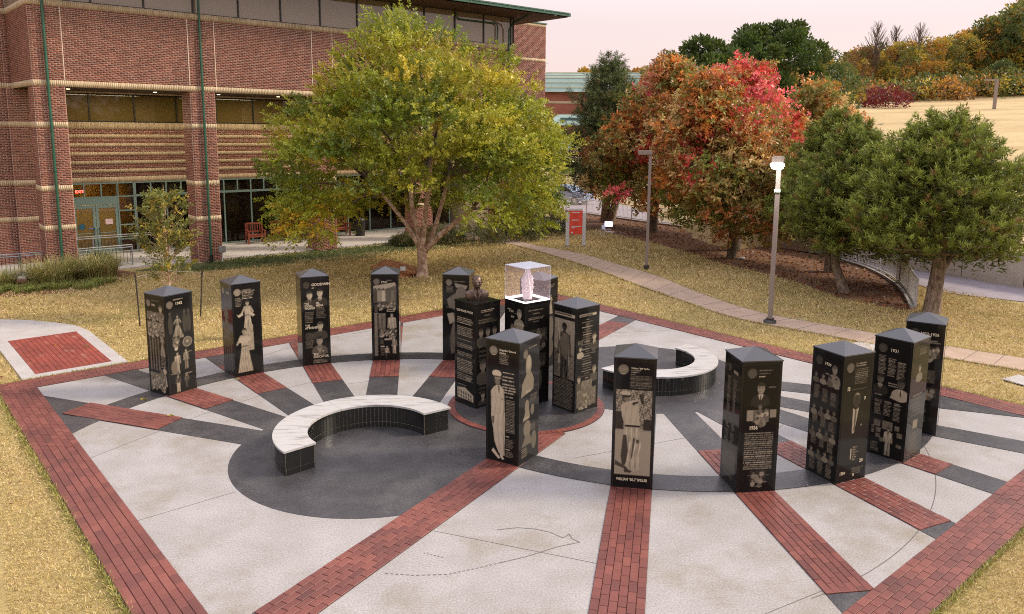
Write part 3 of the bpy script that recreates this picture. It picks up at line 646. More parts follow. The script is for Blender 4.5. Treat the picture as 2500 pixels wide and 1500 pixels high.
def text_mesh(s, size, bold=.0, align='CENTER', sx=1.0, space=1.0):
    cu = bpy.data.curves.new('t', 'FONT'); cu.body = s; cu.size = size; cu.align_x = align; cu.offset = bold; cu.resolution_u = 2; cu.space_character = space; cu.space_line = .8
    o = bpy.data.objects.new('t', cu); COL.objects.link(o); bpy.context.view_layer.update(); dg = bpy.context.evaluated_depsgraph_get()
    me = bpy.data.meshes.new_from_object(o.evaluated_get(dg)); bpy.data.objects.remove(o); bpy.data.curves.remove(cu)
    if sx != 1.0:
        for v in me.vertices: v.co.x *= sx
    return me
def put_text(s, parent, M4, size, m_, name='lettering', bold=.0, align='CENTER', sx=1.0):
    me = text_mesh(s, size, bold, align, sx); me.transform(M4); me.materials.clear(); me.materials.append(m_); return link(name, me, parent)
put_text('EXIT', ex_, Matrix.Translation((-11.45, YD - .012, 2.78)) @ Matrix.Rotation(pi / 2, 4, 'X'), .17, M['exit'], bold=.004)
# roof, eaves and gutter
mb = MB(); ov = 1.85
mb.add([(-16, -ov, 11.82), (SE + 2.15, -ov, 11.82), (SE + 2.15, 14, 11.82), (-16, 14, 11.82), (-16, .2, 11.76), (SE, .2, 11.76), (SE, 14, 11.76), (-16, 14, 11.76)], [(0, 1, 5, 4), (1, 2, 6, 5)]); mb.build('eaves_soffit', M['soffit'], bld)
mb = MB(); mb.add([(-16, -ov, 12.04), (SE + 2.15, -ov, 12.04), (SE + 2.15, 14, 11.96), (-16, 14, 11.96), (-12, 2.3, 12.35), (SE - 1.2, 2.3, 12.35), (SE - 1.2, 12, 12.35), (-12, 12, 12.35)], [(0, 1, 5, 4), (1, 2, 6, 5), (4, 5, 6, 7)]); mb.build('roof', M['roofgreen'], bld)
g_ = MB(); g_.box(-16, SE + 2.15, -ov - .13, -ov, 11.86, 12.01); g_.box(-16, SE + 2.1, -ov - .16, -ov - .13, 11.98, 12.04); g_.box(SE + 2.15, SE + 2.25, -ov - .1, 14, 11.86, 12.03); g_.build('gutter', M['green'], bld)
g_ = MB()
for i in range(40): g_.box(-12 + i * .6, -11.985 + i * .6, -ov - .168, -ov - .16, 11.94, 12.07)
g_.build('gutter_bracket', M['roofgreen'], bld)
MB().box(-13, 5.3, 2.0, 10, 12.3, 13.5).build('roof_parapet', mat('olive_parapet', (.24, .24, .13), .8), bld)
def dpipe(s, top, y=-.10, r=.052, arm=True):
    mb = MB(); pts = [(s, y, .25), (s, y, top - .35)]
    if arm: pts += [(s, y, top - .1), (s + .05, y - .25, top + .2), (s + .3, -ov + .2, 11.86)]
    mb.tube(pts, r, 8); 
    for z in (1., 2.5, 4., 5.5, 7., 8.5): mb.lathe([(r + .012, z), (r + .012, z + .06)], 8, c=(s, y))
    p = mb.build('downpipe', M['green'], bld); MB().tube([(s, y, -.05), (s, y, .28)], .075, 8).build('pipe_boot', M['black'], p); return p
dpipe(-13.15, 11.3); dpipe(-7.6, 11.3); dpipe(8.78, 11.2)
g_ = MB(); g_.tube([(5.4, .05, 11.6), (5.4, .05, 11.45), (5.6, .05, 11.35), (7.9, .05, 11.35), (8.1, .05, 11.25), (8.1, .05, 10.4)], .04, 6); g_.build('conduit', M['green'], bld)
MB().box(-15.02, -14.9, 3.98, 3.85, .72, .86).build('hose_bib', M['white'], bld)
MB().box(-26, SE + 6, .3, 5.0, -.1, .02).build('patio', M['walk2'], None, (BP[0], BP[1], 0), AL, kind='structure')
mb = MB()
for s in np.arange(-12, 9, 2.7): mb.box(s, s + .015, .32, 4.9, .02, .023)
mb.box(-12, 9, 2.6, 2.615, .02, .0235); mb.build('patio_joints', M['joint'], None, (BP[0], BP[1], 0), AL, kind='structure')
def bl2w(s, y): p = BP + BT * s + BN * y; return (float(p[0]), float(p[1]))

# ------------------------------------------------------------------ distant building with the green roof
fb = empty('far_building', (3.1, 100, 0), label='distant brick building with a stepped green metal roof and a chrome roof vent', cat='building')
mb = MB(); x0, x1 = -6, 12.0
mb.box(x0, x1, 0, 20, -1, 10.4); w_ = mb.build('wall', M['farbrick'], fb); w_.rotation_euler = (0, 0, -.12)
mb = MB()
for z in (9.0, 5.6): mb.box(x0 - .05, x1 + .05, -.08, 0, z, z + .3)
bw_ = mb.build('buff_band', M['buff'], fb); bw_.rotation_euler = (0, 0, -.12)
R2 = M['roofgreen']; mb = MB()
def frustum(mb, a, b, z0, z1, mi=0):
    (ax0, ax1, ay0, ay1), (bx0, bx1, by0, by1) = a, b
    v = [(ax0, ay0, z0), (ax1, ay0, z0), (ax1, ay1, z0), (ax0, ay1, z0), (bx0, by0, z1), (bx1, by0, z1), (bx1, by1, z1), (bx0, by1, z1)]
    mb.add(v, [(0, 1, 5, 4), (1, 2, 6, 5), (2, 3, 7, 6), (3, 0, 4, 7), (4, 5, 6, 7), (3, 2, 1, 0)], mi)
zs = [10.4, 11.0, 11.65, 12.25, 12.6, 12.95]
for i in range(5):
    k = i * .55; frustum(mb, (-4.2 + k, 12.6 - k, -.8 + k, 20), (-4.2 + k + .4, 12.6 - k - .4, -.8 + k + .4, 20), zs[i], zs[i + 1] - .08)
    mb.box(-4.2 + k + .36, 12.6 - k - .36, -.8 + k + .34, 20, zs[i + 1] - .09, zs[i + 1], 1)
rf = mb.build('roof', [R2, mat('cream_roof_trim', (.55, .53, .36), .6)], fb); rf.rotation_euler = (0, 0, -.12)
mb = MB(); frustum(mb, (-1.5, 5.2, -4.5, 0), (0, 3.5, -2.8, 0), 6.3, 7.6); frustum(mb, (-4, 6.0, -9, -4), (-3, 5, -7.5, -5), 3.4, 4.2); r2_ = mb.build('lower_roof', R2, fb)
mb = MB(); mb.box(-.8, 4.6, -4.2, .3, 0, 6.3); mb.box(-3.5, 5.5, -8.4, -4.3, 0, 3.4); mb.build('lower_wall', M['farbrick'], fb)
mb = MB(); mb.box(.3, 3.4, -3.75, -3.55, 6.75, 7.2); mb.build('skylight', mat('teal_glass', (.06, .12, .13), .15), fb)
mb = MB(); mb.lathe([(.3, 12.6), (.3, 13.6), (.5, 13.7), (.5, 14.0), (.32, 14.1), (.75, 14.15), (.75, 14.25), (0, 14.4)], 12, c=(-1.9, 3)); mb.build('roof_vent', M['steel'], fb)
# ------------------------------------------------------------------ engraved granite pillars
ASP = 3.45
class Art:
    """a small grey-scale drawing on a grid, u 0..1 across, v 0..ASP down"""
    def __init__(s, w, seed=0):
        s.w = w; s.h = int(w * ASP); s.a = np.zeros((s.h * 2, s.w * 2)); s.r = np.random.RandomState(seed)
        y, x = np.mgrid[0:s.h * 2, 0:s.w * 2]; s.U = (x + .5) / (s.w * 2); s.V = (y + .5) / (s.w * 2)
    def folds(s, seed=0, k=60):
        r = np.random.RandomState(seed + 9); a, b, c, d = r.uniform(0, 6, 4)
        return .5 * np.sin(s.U * k + a + 2.2 * np.sin(s.V * 4 + b)) + .35 * np.sin(s.U * k * 2.1 + 1.5 * np.sin(s.V * 9 + c)) + .35 * np.sin(s.V * 17 + d + 3 * np.sin(s.U * 11)) * np.sin(s.U * 23 + a)
    def put(s, m, val, al=1.0):
        v = val if hasattr(val, 'shape') else np.full_like(s.a, val); s.a = np.where(m, s.a * (1 - al) + v * al, s.a)
    def tex(s, f=14, seed=0):
        r = np.random.RandomState(seed + 5); o = 0
        for k, am in ((f, .5), (f * 2.3, .3), (f * 5, .2)):
            a, b, c, d = r.uniform(0, 6, 4); o = o + am * np.sin(s.U * k * 2 + a + 1.7 * np.sin(s.V * k * 1.3 + b)) * np.sin(s.V * k * 1.9 + c + 1.5 * np.sin(s.U * k * 1.1 + d))
        return o
    def ell(s, u, v, ru, rv, val, al=1.0, rot=0):
        c, n = cos(rot), sin(rot); x, y = s.U - u, s.V - v; x, y = x * c + y * n, -x * n + y * c; s.put((x / ru) ** 2 + (y / rv) ** 2 < 1, val, al)
    def poly(s, P, val, al=1.0):
        m = np.zeros(s.a.shape, bool); n = len(P)
        for i in range(n):
            (x0, y0), (x1, y1) = P[i], P[(i + 1) % n]
            if y0 == y1: continue
            c = ((y0 > s.V) != (y1 > s.V)) & (s.U < (x1 - x0) * (s.V - y0) / (y1 - y0) + x0); m ^= c
        s.put(m, val, al)
    def rect(s, u0, u1, v0, v1, val, al=1.0): s.put((s.U > u0) & (s.U < u1) & (s.V > v0) & (s.V < v1), val, al)
    def text(s, u0, u1, v0, v1, pitch=.045, val=.5, fill=.5, ragged=.25, bold=.1):
        v = v0
        while v < v1:
            e_ = u1 - (u1 - u0) * ragged * s.r.rand(); bb = 1.35 if s.r.rand() < bold else 1
            m = (s.U > u0) & (s.U < e_) & (s.V > v) & (s.V < v + pitch * fill)
            g = np.interp(s.U[0], np.linspace(0, 1, 90), (s.r.rand(90) > .16) * (.7 + .3 * s.r.rand(90)))
            s.put(m, np.minimum(1, val * bb) * g[None, :] + 0 * s.a); v += pitch
    def medal(s, u=.17, v=.2, r=.11, val=.42):
        s.ell(u, v, r, r * .98, val); s.ell(u, v - .01, r * .9, r * .86, val * .8)
        for i in range(5): s.rect(u - r * .65, u + r * .65, v - r * .5 + i * r * .24, v - r * .5 + i * r * .24 + .012, val * 1.35)
        s.ell(u, v + r * .9, r * .5, .012, val * 1.6)
    def face(s, u, v, r, tone=.55, hair=.1, body=.3, shirt=None, seed=1, hat=None):
        """head and shoulders, r = head half width"""
        t = s.tex(30, seed)
        if body is not None:
            s.ell(u, v + r * 3.1, r * 2.3, r * 1.7, body); s.poly([(u - r * 2.3, v + r * 3.0), (u + r * 2.3, v + r * 3.0), (u + r * 2.4, v + r * 4.2), (u - r * 2.4, v + r * 4.2)], body)
        s.poly([(u - r * .5, v + r * .6), (u + r * .5, v + r * .6), (u + r * .6, v + r * 1.9), (u - r * .6, v + r * 1.9)], tone * .75)
        if shirt is not None: s.poly([(u - r * .7, v + r * 1.5), (u + r * .7, v + r * 1.5), (u, v + r * 3.4)], shirt); s.poly([(u - r * .12, v + r * 1.7), (u + r * .12, v + r * 1.7), (u + r * .2, v + r * 3.2), (u, v + r * 3.5), (u - r * .2, v + r * 3.2)], hair)
        s.ell(u, v - r * .25, r * 1.12, r * 1.35, hair); s.ell(u, v + r * .1, r * .88, r * 1.18, tone)
        s.ell(u + r * .3, v + r * .1, r * .6, r * 1.0, tone * 1.25, .6)
        for k in (-1, 1): s.ell(u + k * r * .38, v - r * .1, r * .2, r * .09, tone * .25); s.ell(u + k * r * .38, v - r * .32, r * .26, r * .06, tone * .3)
        s.ell(u, v + r * .25, r * .14, r * .2, tone * .7); s.ell(u, v + r * .62, r * .36, r * .11, tone * .35); s.ell(u, v + r * .60, r * .26, r * .05, min(1, tone * 1.6))
        s.ell(u, v - r * .95, r * .95, r * .45, hair)
        if hat is not None: s.ell(u, v - r * 1.15, r * 1.5, r * .75, hat); s.rect(u - r * 1.2, u + r * 1.2, v - r * .85, v - r * .62, hat * .6)
    def gown(s, u, v, h, tone=.7, w=.3, seed=1):
        """a woman in a long dress, feet at v + h"""
        r = h * .065; t = s.folds(seed, 70) * .22 - .08; s.poly([(u - r * 1.5, v + h * .16), (u + r * 1.5, v + h * .16), (u + r * 1.1, v + h * .42), (u + w / 2, v + h), (u - w / 2, v + h), (u - r * 1.1, v + h * .42)], np.clip(tone + t, 0, 1))
        s.rect(u - r * 1.0, u + r * 1.0, v + h * .40, v + h * .425, tone * .35)
        s.poly([(u - r * 1.5, v + h * .17), (u - r * 3.0, v + h * .36), (u - r * 2.4, v + h * .38), (u - r * 1.0, v + h * .24)], tone * .8); s.poly([(u + r * 1.5, v + h * .17), (u + r * 2.8, v + h * .34), (u + r * 2.2, v + h * .37), (u + r * 1.0, v + h * .24)], tone * .8)
        s.face(u, v + h * .075, r * .8, tone * .8, .12, None, seed=seed)
        s.rect(u + w * .02, u + w * .05, v + h * .55, v + h * .97, tone * .45)
    def man(s, u, v, h, tone=.6, seed=1, head=.45, legs=None, shirt=.8):
        r = h * .058; t = s.folds(seed, 50) * .20 * (.4 + tone); b = np.clip(tone + t, 0, 1); legs = tone * .9 if legs is None else legs
        s.poly([(u - r * 1.5, v + h * .48), (u + r * 1.5, v + h * .48), (u + r * 1.6, v + h * .97), (u + r * .2, v + h * .97), (u, v + h * .6), (u - r * .2, v + h * .97), (u - r * 1.5, v + h * .97)], np.clip(legs + t, 0, 1))
        s.poly([(u - r * 2.3, v + h * .19), (u - r * .6, v + h * .15), (u + r * .6, v + h * .15), (u + r * 2.3, v + h * .19), (u + r * 2.7, v + h * .5), (u + r * 1.9, v + h * .51), (u + r * 1.6, v + h * .3), (u + r * 1.7, v + h * .52), (u - r * 1.7, v + h * .52), (u - r * 1.6, v + h * .3), (u - r * 1.9, v + h * .51), (u - r * 2.7, v + h * .5)], b)
        if shirt: s.poly([(u - r * .5, v + h * .155), (u + r * .5, v + h * .155), (u, v + h * .33)], shirt)
        for k in (-1, 1): s.ell(u + k * r * 2.3, v + h * .525, r * .42, h * .025, head); s.ell(u + k * r * .9, v + h * .98, r * .85, h * .018, legs * .8)
        s.face(u, v + h * .08, r * .85, head, head * .25, None, seed=seed)
    def crowd(s, u0, u1, v0, v1, val=.75, n=60, sz=.035, bg=.2, seed=2):
        r = np.random.RandomState(seed); t = s.tex(40, seed); m = (s.U > u0) & (s.U < u1) & (s.V > v0) & (s.V < v1); s.put(m, np.clip(bg + t * .25, 0, 1))
        for i in range(n):
            u, v = r.uniform(u0 + sz, u1 - sz), v0 + (v1 - v0) * (i + r.rand()) / n; c = r.uniform(.35, 1) * val
            s.ell(u, v + sz * 1.2, sz * .9, sz * 1.0, c); s.ell(u, v, sz * .45, sz * .6, .12 + .35 * r.rand())
    def out(s):
        a = s.a.reshape(s.h, 2, s.w, 2).mean((1, 3)); return np.clip(a, 0, 1)
BLK = np.array([.0105, .0095, .0085]); TAN = np.array([.60, .49, .35])
def art_mesh(art, wd, ht):
    a = art.out(); h, w = a.shape; x = np.linspace(-wd / 2, wd / 2, w); z = np.linspace(ht, 0, h); X, Z = np.meshgrid(x, z); V, F = grid(X, 0 * X, Z)
    c = BLK[None] * (1 - a.reshape(-1, 1)) + TAN[None] * (a.reshape(-1, 1) ** 1.35); return np_mesh('engraved_panel', V, F[:, ::-1], [M['engrave']], cols=c)
BW_, HB = .668, 2.2
def face_frame(side):
    """matrix from panel coordinates (x right, z up, -y out) to the pillar's frame"""
    rz = {'R': 0, 'L': -pi / 2, 'E': pi / 2, 'N': pi}[side]
    return Matrix.Rotation(rz, 4, 'Z') @ Matrix.Translation((0, -BW_ / 2 - .004, .045))
PW, PH_ = .60, 2.07
def pillar(k, label, arts, texts=(), capped=True, name='granite_pillar', group=None):
    x, y, th = TW[k]; root = empty(name, (x, y, .021 if k in (6, 7, 8) else .006), rad(th), label=label, cat='pillar', group='engraved black granite pillars of the memorial')
    b = BW_ / 2; mb = MB(); mb.box(-b, b, -b, b, 0, HB - .02); mb.build('shaft', M['granite'], root)
    mb = MB()
    for sx in (-1, 1):
        for sy in (-1, 1):
            mb.box(min(sx * b, sx * (b - .03)), max(sx * b, sx * (b - .03)), min(sy * b, sy * (b + .003)), max(sy * b, sy * (b + .003)), 0.001, HB - .021); mb.box(min(sx * b, sx * (b + .003)), max(sx * b, sx * (b + .003)), min(sy * b, sy * (b - .03)), max(sy * b, sy * (b - .03)), .0012, HB - .0212)
    mb.build('corner_trim', M['seam'] if False else M['granite'], root)
    mb = MB()
    for s_ in range(4):
        Mr = Matrix.Rotation(s_ * pi / 2, 4, 'Z')
        for xx in (-b + .031, b - .031): mb.box(xx - .0018, xx + .0018, -b - .0022, -b, .01, HB - .03, 0, Mr)
    mb.build('panel_seam', M['seam'], root)
    c = .692 / 2; mb = MB()
    if capped:
        z0, z1, z2 = HB - .02, HB, HB + .145
        mb.add([(-c, -c, z0), (c, -c, z0), (c, c, z0), (-c, c, z0), (-c, -c, z1), (c, -c, z1), (c, c, z1), (-c, c, z1), (0, 0, z2)], [(3, 2, 1, 0), (0, 1, 5, 4), (1, 2, 6, 5), (2, 3, 7, 6), (3, 0, 4, 7), (4, 5, 8), (5, 6, 8), (6, 7, 8), (7, 4, 8)])
        mb.build('pyramid_cap', M['cap'], root)
    else: mb.box(-c, c, -c, c, HB - .02, HB + .012); mb.build('flat_cap', M['granite'], root)
    for side, art in arts.items():
        F_ = face_frame(side); p = link('engraved_panel', art_mesh(art, PW, PH_), root); p.matrix_local = F_
        for (sd, s, u, v, size, al, bold, sx) in texts:
            if sd == side: put_text(s, p, Matrix.Translation(((u - .5) * PW, -.0035, PH_ - v * PW)) @ Matrix.Rotation(pi / 2, 4, 'X'), size, M['letter'], bold=bold, align=al, sx=sx)
    return root
def T_(sd, s, u, v, size=.06, al='LEFT', bold=.0015, sx=1.0): return (sd, s, u, v, size, al, bold, sx)
WN, WF = 56, 44
# 1
l = Art(WF, 1); l.medal(.16, .2, .12); l.text(.35, .8, .08, .12, .05, .7); l.face(.82, .35, .09, .75, .2, .6, seed=3); l.text(.08, .95, .5, .58, .04, .7); l.crowd(.04, .98, .5, .78, .85, 30, .05, .35, 5); l.crowd(.04, .98, .85, 1.32, .95, 60, .06, .45, 6)
for i in range(4): l.rect(.10 + i * .15, .17 + i * .15, 1.42, 2.6, .32); l.text(.09 + i * .15, .19 + i * .15, 1.45, 2.62, .05, .45, .6)
l.gown(.82, 1.3, .75, .6, .3); l.text(.68, .98, 2.05, 2.45, .05, .55); l.gown(.86, 2.4, .75, .85, .24); l.ell(.7, 2.7, .09, .14, .3); l.crowd(.05, .9, 2.72, 3.3, .9, 60, .055, .35, 9)
r = Art(WF, 2); r.medal(.15, .22, .13, .32); r.text(.3, .72, .06, .1, .05, .7); r.gown(.42, .62, .85, .50, .46); [r.ell(u, .95, .09, .35, .13) for u in (.14, .7, .86)]; [r.ell(u, .55, .05, .07, .16) for u in (.14, .7, .86)]
r.crowd(.18, .48, 1.38, 1.75, .7, 8, .07, .12, 3); r.ell(.76, 1.66, .19, .19, .42); r.ell(.76, 1.66, .15, .15, .26); r.ell(.76, 1.64, .06, .05, .5)
r.man(.34, 1.95, .82, .5, 3, .55); r.man(.68, 1.9, .75, .36, 4, .6); r.ell(.2, 2.5, .12, .25, .3); r.text(.72, .95, 2.02, 2.04, .05, .7); r.text(.05, .4, 2.7, 2.72, .05, .5); r.man(.32, 2.7, .72, .16, 6, .3, .6); r.man(.66, 2.75, .6, .18, 7, .3, .12); r.text(.6, .95, 2.8, 2.82, .05, .7)
pillar(1, 'leftmost black granite pillar, engraved 1942 with crowds, gowned women and a round seal', {'L': l, 'R': r}, [T_('L', '1942', .32, .28, .065), T_('R', '1942', .36, .25, .085)])
# 2
l = Art(WF, 3); l.medal(.2, .22, .12, .5); l.rect(.5, .8, .22, .3, .6); l.gown(.42, .75, 1.35, .42, .75, 4)
for i in range(4): l.text(.08 + i * .22, .2 + i * .22, 2.15, 3.25, .05, .34, .7)
r = Art(WF, 4); r.medal(.16, .2, .135, .5); r.text(.33, .82, .12, .5, .055, .72, .5, .3); r.text(.08, .32, .42, .78, .06, .5)
r.gown(.52, .55, 1.35, .72, .4, 5); r.poly([(.35, 1.1), (.18, 1.18), (.1, 1.05), (.16, 1.08), (.34, 1.0)], .75); r.poly([(.62, .95), (.8, 1.15), (.72, 1.2), (.58, 1.1)], .7)
r.poly([(.36, 1.7), (.70, 1.5), (.72, 2.5), (.45, 2.5)], np.clip(.55 + r.tex(26, 3) * .3, 0, 1)); r.gown(.36, 1.6, 1.72, .66, .58, 8); r.poly([(.15, 1.95), (.55, 1.95), (.62, 2.1), (.4, 2.2), (.14, 2.15)], .7)
pillar(2, 'black granite pillar engraved with two women in long evening gowns', {'L': l, 'R': r})
# 3
r = Art(WF, 5); r.medal(.17, .2, .13, .16); r.face(.28, .62, .12, .72, .10, .12, .3, 4); r.face(.68, .55, .12, .75, .08, .12, .8, 5); r.rect(.38, .47, .32, .35, .8)
r.text(.08, .45, 1.30, 1.72, .05, .38); r.text(.52, .92, 1.14, 1.55, .05, .38); r.text(.08, .42, 2.15, 2.75, .05, .36); r.rect(.42, .56, 2.2, 2.24, .8); r.face(.66, 1.9, .12, .62, .16, .14, None, 6); r.face(.62, 2.5, .13, .5, .08, .22, None, 7); r.poly([(.5, 2.75), (.62, 3.05), (.74, 2.75), (.62, 2.82)], .45); r.rect(.7, .8, 2.92, 2.96, .8)
r.text(.36, .95, 3.28, 3.42, .05, .6)
l = Art(36, 5); l.text(.2, .8, .3, .9, .06, .3); l.text(.2, .8, 1.6, 2.6, .08, .22)
pillar(3, 'black granite pillar headed GOODWIN with four engraved portrait heads', {'R': r, 'L': l},
       [T_('R', 'GOODWIN', .36, .24, .085, bold=.003), T_('R', 'THE\nSOCIAL\nWORKER', .07, 1.0, .072, bold=.002, sx=.8), T_('R', 'MR.\nMEDIA', .52, 1.0, .072, bold=.002, sx=.8), T_('R', 'THE\nATTORNEY', .07, 1.9, .075, bold=.002, sx=.8), T_('R', 'THE\nEDUCATOR', .36, 3.12, .08, bold=.002, sx=.85)])
# 4
r = Art(WF, 6); r.medal(.18, .18, .13, .36); r.text(.6, .85, .12, .14, .05, .8); r.crowd(.05, .95, .35, 1.05, .5, 12, .08, .3, 12); r.poly([(.05, .36), (.5, .28), (.9, .22), (.95, .34), (.5, .5), (.06, .48)], .72)
[r.poly([(u - .07, .55), (u + .07, .55), (u + .08, 1.0), (u - .08, 1.0)], c) for u, c in ((.13, .2), (.27, .6), (.44, .85), (.62, .3), (.8, .4))]; [r.ell(u, .5, .045, .06, .25) for u in (.13, .27, .44, .62, .8)]
r.crowd(.2, .95, 1.02, 1.30, .8, 26, .05, .2, 13); r.rect(.08, .2, 1.12, 1.45, .2); r.rect(.57, .87, 1.34, 1.43, .75); r.rect(.6, .84, 1.365, 1.405, .1)
r.rect(.07, .18, 1.48, 3.28, .4); r.text(.06, .22, 1.48, 3.28, .07, .5, .5); r.rect(.24, .35, 1.5, 2.15, .4); r.rect(.4, .51, 1.5, 2.15, .38); r.text(.22, .55, 1.5, 2.15, .07, .5, .45)
r.man(.76, 1.48, 1.15, .72, 4, .7); r.crowd(.24, .95, 2.15, 2.45, .95, 30, .04, .15, 15); r.rect(.46, .66, 2.56, 2.63, .8); r.rect(.28, .42, 2.6, 2.8, .2); r.man(.85, 2.5, .7, .55, 5, .8, .8); r.rect(.3, .46, 2.86, 2.92, .8); r.man(.55, 2.85, .6, .7, 6, .8, .1); r.text(.3, .5, 2.98, 3.3, .08, .3)
r.rect(.07, .18, 1.48, 3.3, .42, .5)
pillar(4, 'black granite pillar in front of the elm trunk, engraved 1947 with group photographs and a soldier', {'R': r}, [T_('R', '1947', .34, .24, .08)])
# 5
r = Art(WF, 7); r.medal(.22, .2, .13, .42); r.text(.42, .9, .14, .16, .05, .5); t5 = r.tex(18, 4) * .06; r.text(.1, .45, .38, .62, .05, .5); r.text(.1, .4, 1.2, 1.3, .05, .4)
r.poly([(.45, .22), (.98, .32), (.92, .46), (.5, .4)], .55); r.ell(.72, .66, .22, .3, .38); r.poly([(.12, .9), (.5, .62), (.9, .95), (.98, 1.3), (.5, 1.35), (.2, 1.2)], .36 + t5 + r.folds(2, 34) * .06); r.poly([(.5, 1.2), (.98, 1.2), (.9, 2.9), (.3, 3.2), (.25, 2.5)], .27 + t5 + r.folds(5, 40) * .08); r.poly([(.14, 1.5), (.4, 1.45), (.45, 1.8), (.25, 1.95)], .6)
pillar(5, 'black granite pillar behind the bust, engraved with a figure in a mortar board and gown', {'R': r, 'E': Art(30, 3)})
# 9
l = Art(36, 8); l.text(.3, .9, .12, .3, .08, .5); l.text(.3, .9, .45, 1.2, .08, .35); l.face(.5, 1.8, .12, .3, .1, .15, None, 3)
r = Art(36, 9); r.text(.2, .8, .12, .26, .07, .55); r.gown(.5, .5, .8, .55, .3, 3); r.ell(.5, 1.9, .25, .5, .22); r.ell(.45, 2.7, .3, .4, .18)
pillar(9, 'black granite pillar seen through the clear display case', {'L': l, 'R': r})
# 6 bust pillar
l = Art(WN, 10); v = .42
for n_, g_a in ((4, .08), (6, .1), (1, .1), (3, .12), (3, .1), (7, .1), (3, .1)): l.text(.08, .93, v, v + n_ * .058, .058, .6, .5, .12); v += n_ * .058 + g_a
l.text(.55, .9, 2.5, 2.58, .06, .55); l.rect(.06, .94, 2.62, 2.63, .35); l.text(.1, .6, 2.8, 2.84, .05, .45); l.poly([(.08, 2.95), (.5, 2.88), (.95, 3.08), (.95, 3.32), (.6, 3.3), (.1, 3.3)], .75)
for i in range(6): l.rect(.14 + i * .13, .2 + i * .13, 3.02 + .012 * i, 3.12 + .012 * i, .15); l.rect(.14 + i * .13, .2 + i * .13, 3.17 + .01 * i, 3.25 + .01 * i, .18)
r = Art(WN, 11); r.text(.2, .8, .1, .2, .05, .55); r.text(.35, .6, .28, .3, .05, .5); r.text(.08, .9, .42, .56, .05, .35); [r.face(u, .88, .10, .42, .14, .18, None, i) for i, u in enumerate((.2, .5, .8))]; r.text(.08, .95, 1.32, 1.4, .05, .35)
for v in (1.5, 1.65, 1.8, 2.5, 2.65, 2.8, 2.95): r.text(.1, .5, v, v + .06, .05, .3)
r.face(.28, 2.05, .14, .4, .16, .2, None, 4); r.face(.7, 2.0, .12, .4, .2, .2, None, 5); r.face(.28, 3.1, .09, .55, .1, .15, .6, 6)
pillar(6, 'flat topped granite pillar of engraved paragraphs that carries the bronze bust', {'L': l, 'R': r}, [T_('L', 'ELLIS WALKER WOODS', .5, .20, .062, 'CENTER', .0025, .8), ], capped=False)
# 7 display case pillar
l = Art(WN, 12); l.rect(.5, .62, .28, .3, .4); l.face(.76, .28, .12, .62, .35, .5, None, 3); l.face(.4, .85, .11, .55, .3, .5, None, 5); l.poly([(.1, 1.2), (.95, 1.05), (.95, 1.4), (.1, 1.42)], .45); l.text(.1, .9, 1.6, 3.2, .08, .3)
r = Art(WN, 13); r.text(.12, .9, .12, .16, .05, .55); r.text(.3, .7, .24, .28, .05, .45); r.text(.12, .9, .38, .44, .05, .6); r.text(.3, .6, .52, .56, .05, .55)
r.crowd(.1, .95, .8, 1.3, .6, 9, .1, .12, 3); r.text(.1, .9, 1.4, 1.6, .05, .4); r.crowd(.15, .9, 1.7, 2.1, .6, 10, .08, .1, 5); r.ell(.45, 2.6, .28, .5, .22); r.face(.45, 2.35, .11, .35, .15, .2, None, 5)
pillar(7, 'flat topped granite pillar under the clear display case, engraved with a quotation', {'L': l, 'R': r}, [T_('L', '\u201cYou', .1, .26, .10, bold=.002), T_('L', 'are', .3, .45, .08, bold=.002), T_('L', 'as GOOD', .52, .66, .075, bold=.002)], capped=False)
# 8
l = Art(WN, 14); l.rect(.02, .98, .12, .22, .72); l.text(.04, .96, .135, .2, .07, .22, .8); t = l.tex(9, 3); l.rect(.02, .98, .34, 2.38, np.clip(.50 + t * .12, 0, 1)); l.rect(.02, .98, 1.9, 2.38, np.clip(.3 + l.tex(40, 6) * .35, 0, 1)); l.rect(.02, .2, 1.4, 2.3, np.clip(.22 + l.tex(40, 7) * .3, 0, 1)); l.rect(.75, .98, 1.5, 2.38, np.clip(.35 + l.tex(50, 8) * .5, 0, 1))
l.man(.50, .44, 2.1, .20, 5, .10, .10, .32); l.poly([(.18, .35), (.22, .35), (.30, 1.1), (.26, 1.1)], .7); l.poly([(.3, .98), (.62, .8), (.7, 1.3), (.62, 1.75), (.4, 1.6)], .30, .8)
v = 2.45
for n_ in (2, 4, 3, 4, 3): l.text(.03, .97, v, v + n_ * .05, .05, .42, .5, .1); v += n_ * .05 + .05
r = Art(WN, 15); r.rect(.1, .9, .12, .2, .72); r.text(.12, .88, .13, .19, .07, .25, .8)
r.rect(.42, .58, .42, 1.2, .16)
for i in range(26): u = abs(sin(i * 1.7)) * .22 + .08; r.rect(.5 - u, .5 + u * .8, .3 + i * .085, .325 + i * .085, .3 + .25 * (i % 3 == 0))
r.face(.82, .95, .10, .62, .12, .15, .7, 3); r.text(.72, .92, 1.35, 1.55, .05, .4); r.face(.16, 1.3, .07, .55, .15, .6, None, 4); r.text(.04, .3, 1.02, 1.15, .05, .4); r.face(.12, 2.35, .08, .6, .15, .2, None, 5); r.face(.85, 2.1, .09, .55, .3, .2, None, 6)
r.rect(.25, .75, 2.45, 2.85, np.clip(.35 + r.tex(30, 4) * .3, 0, 1)); r.crowd(.03, .95, 2.72, 3.35, .62, 26, .075, .3, 9)
pillar(8, 'black granite pillar right of the display case, engraved with a man in a long coat', {'L': l, 'R': r})
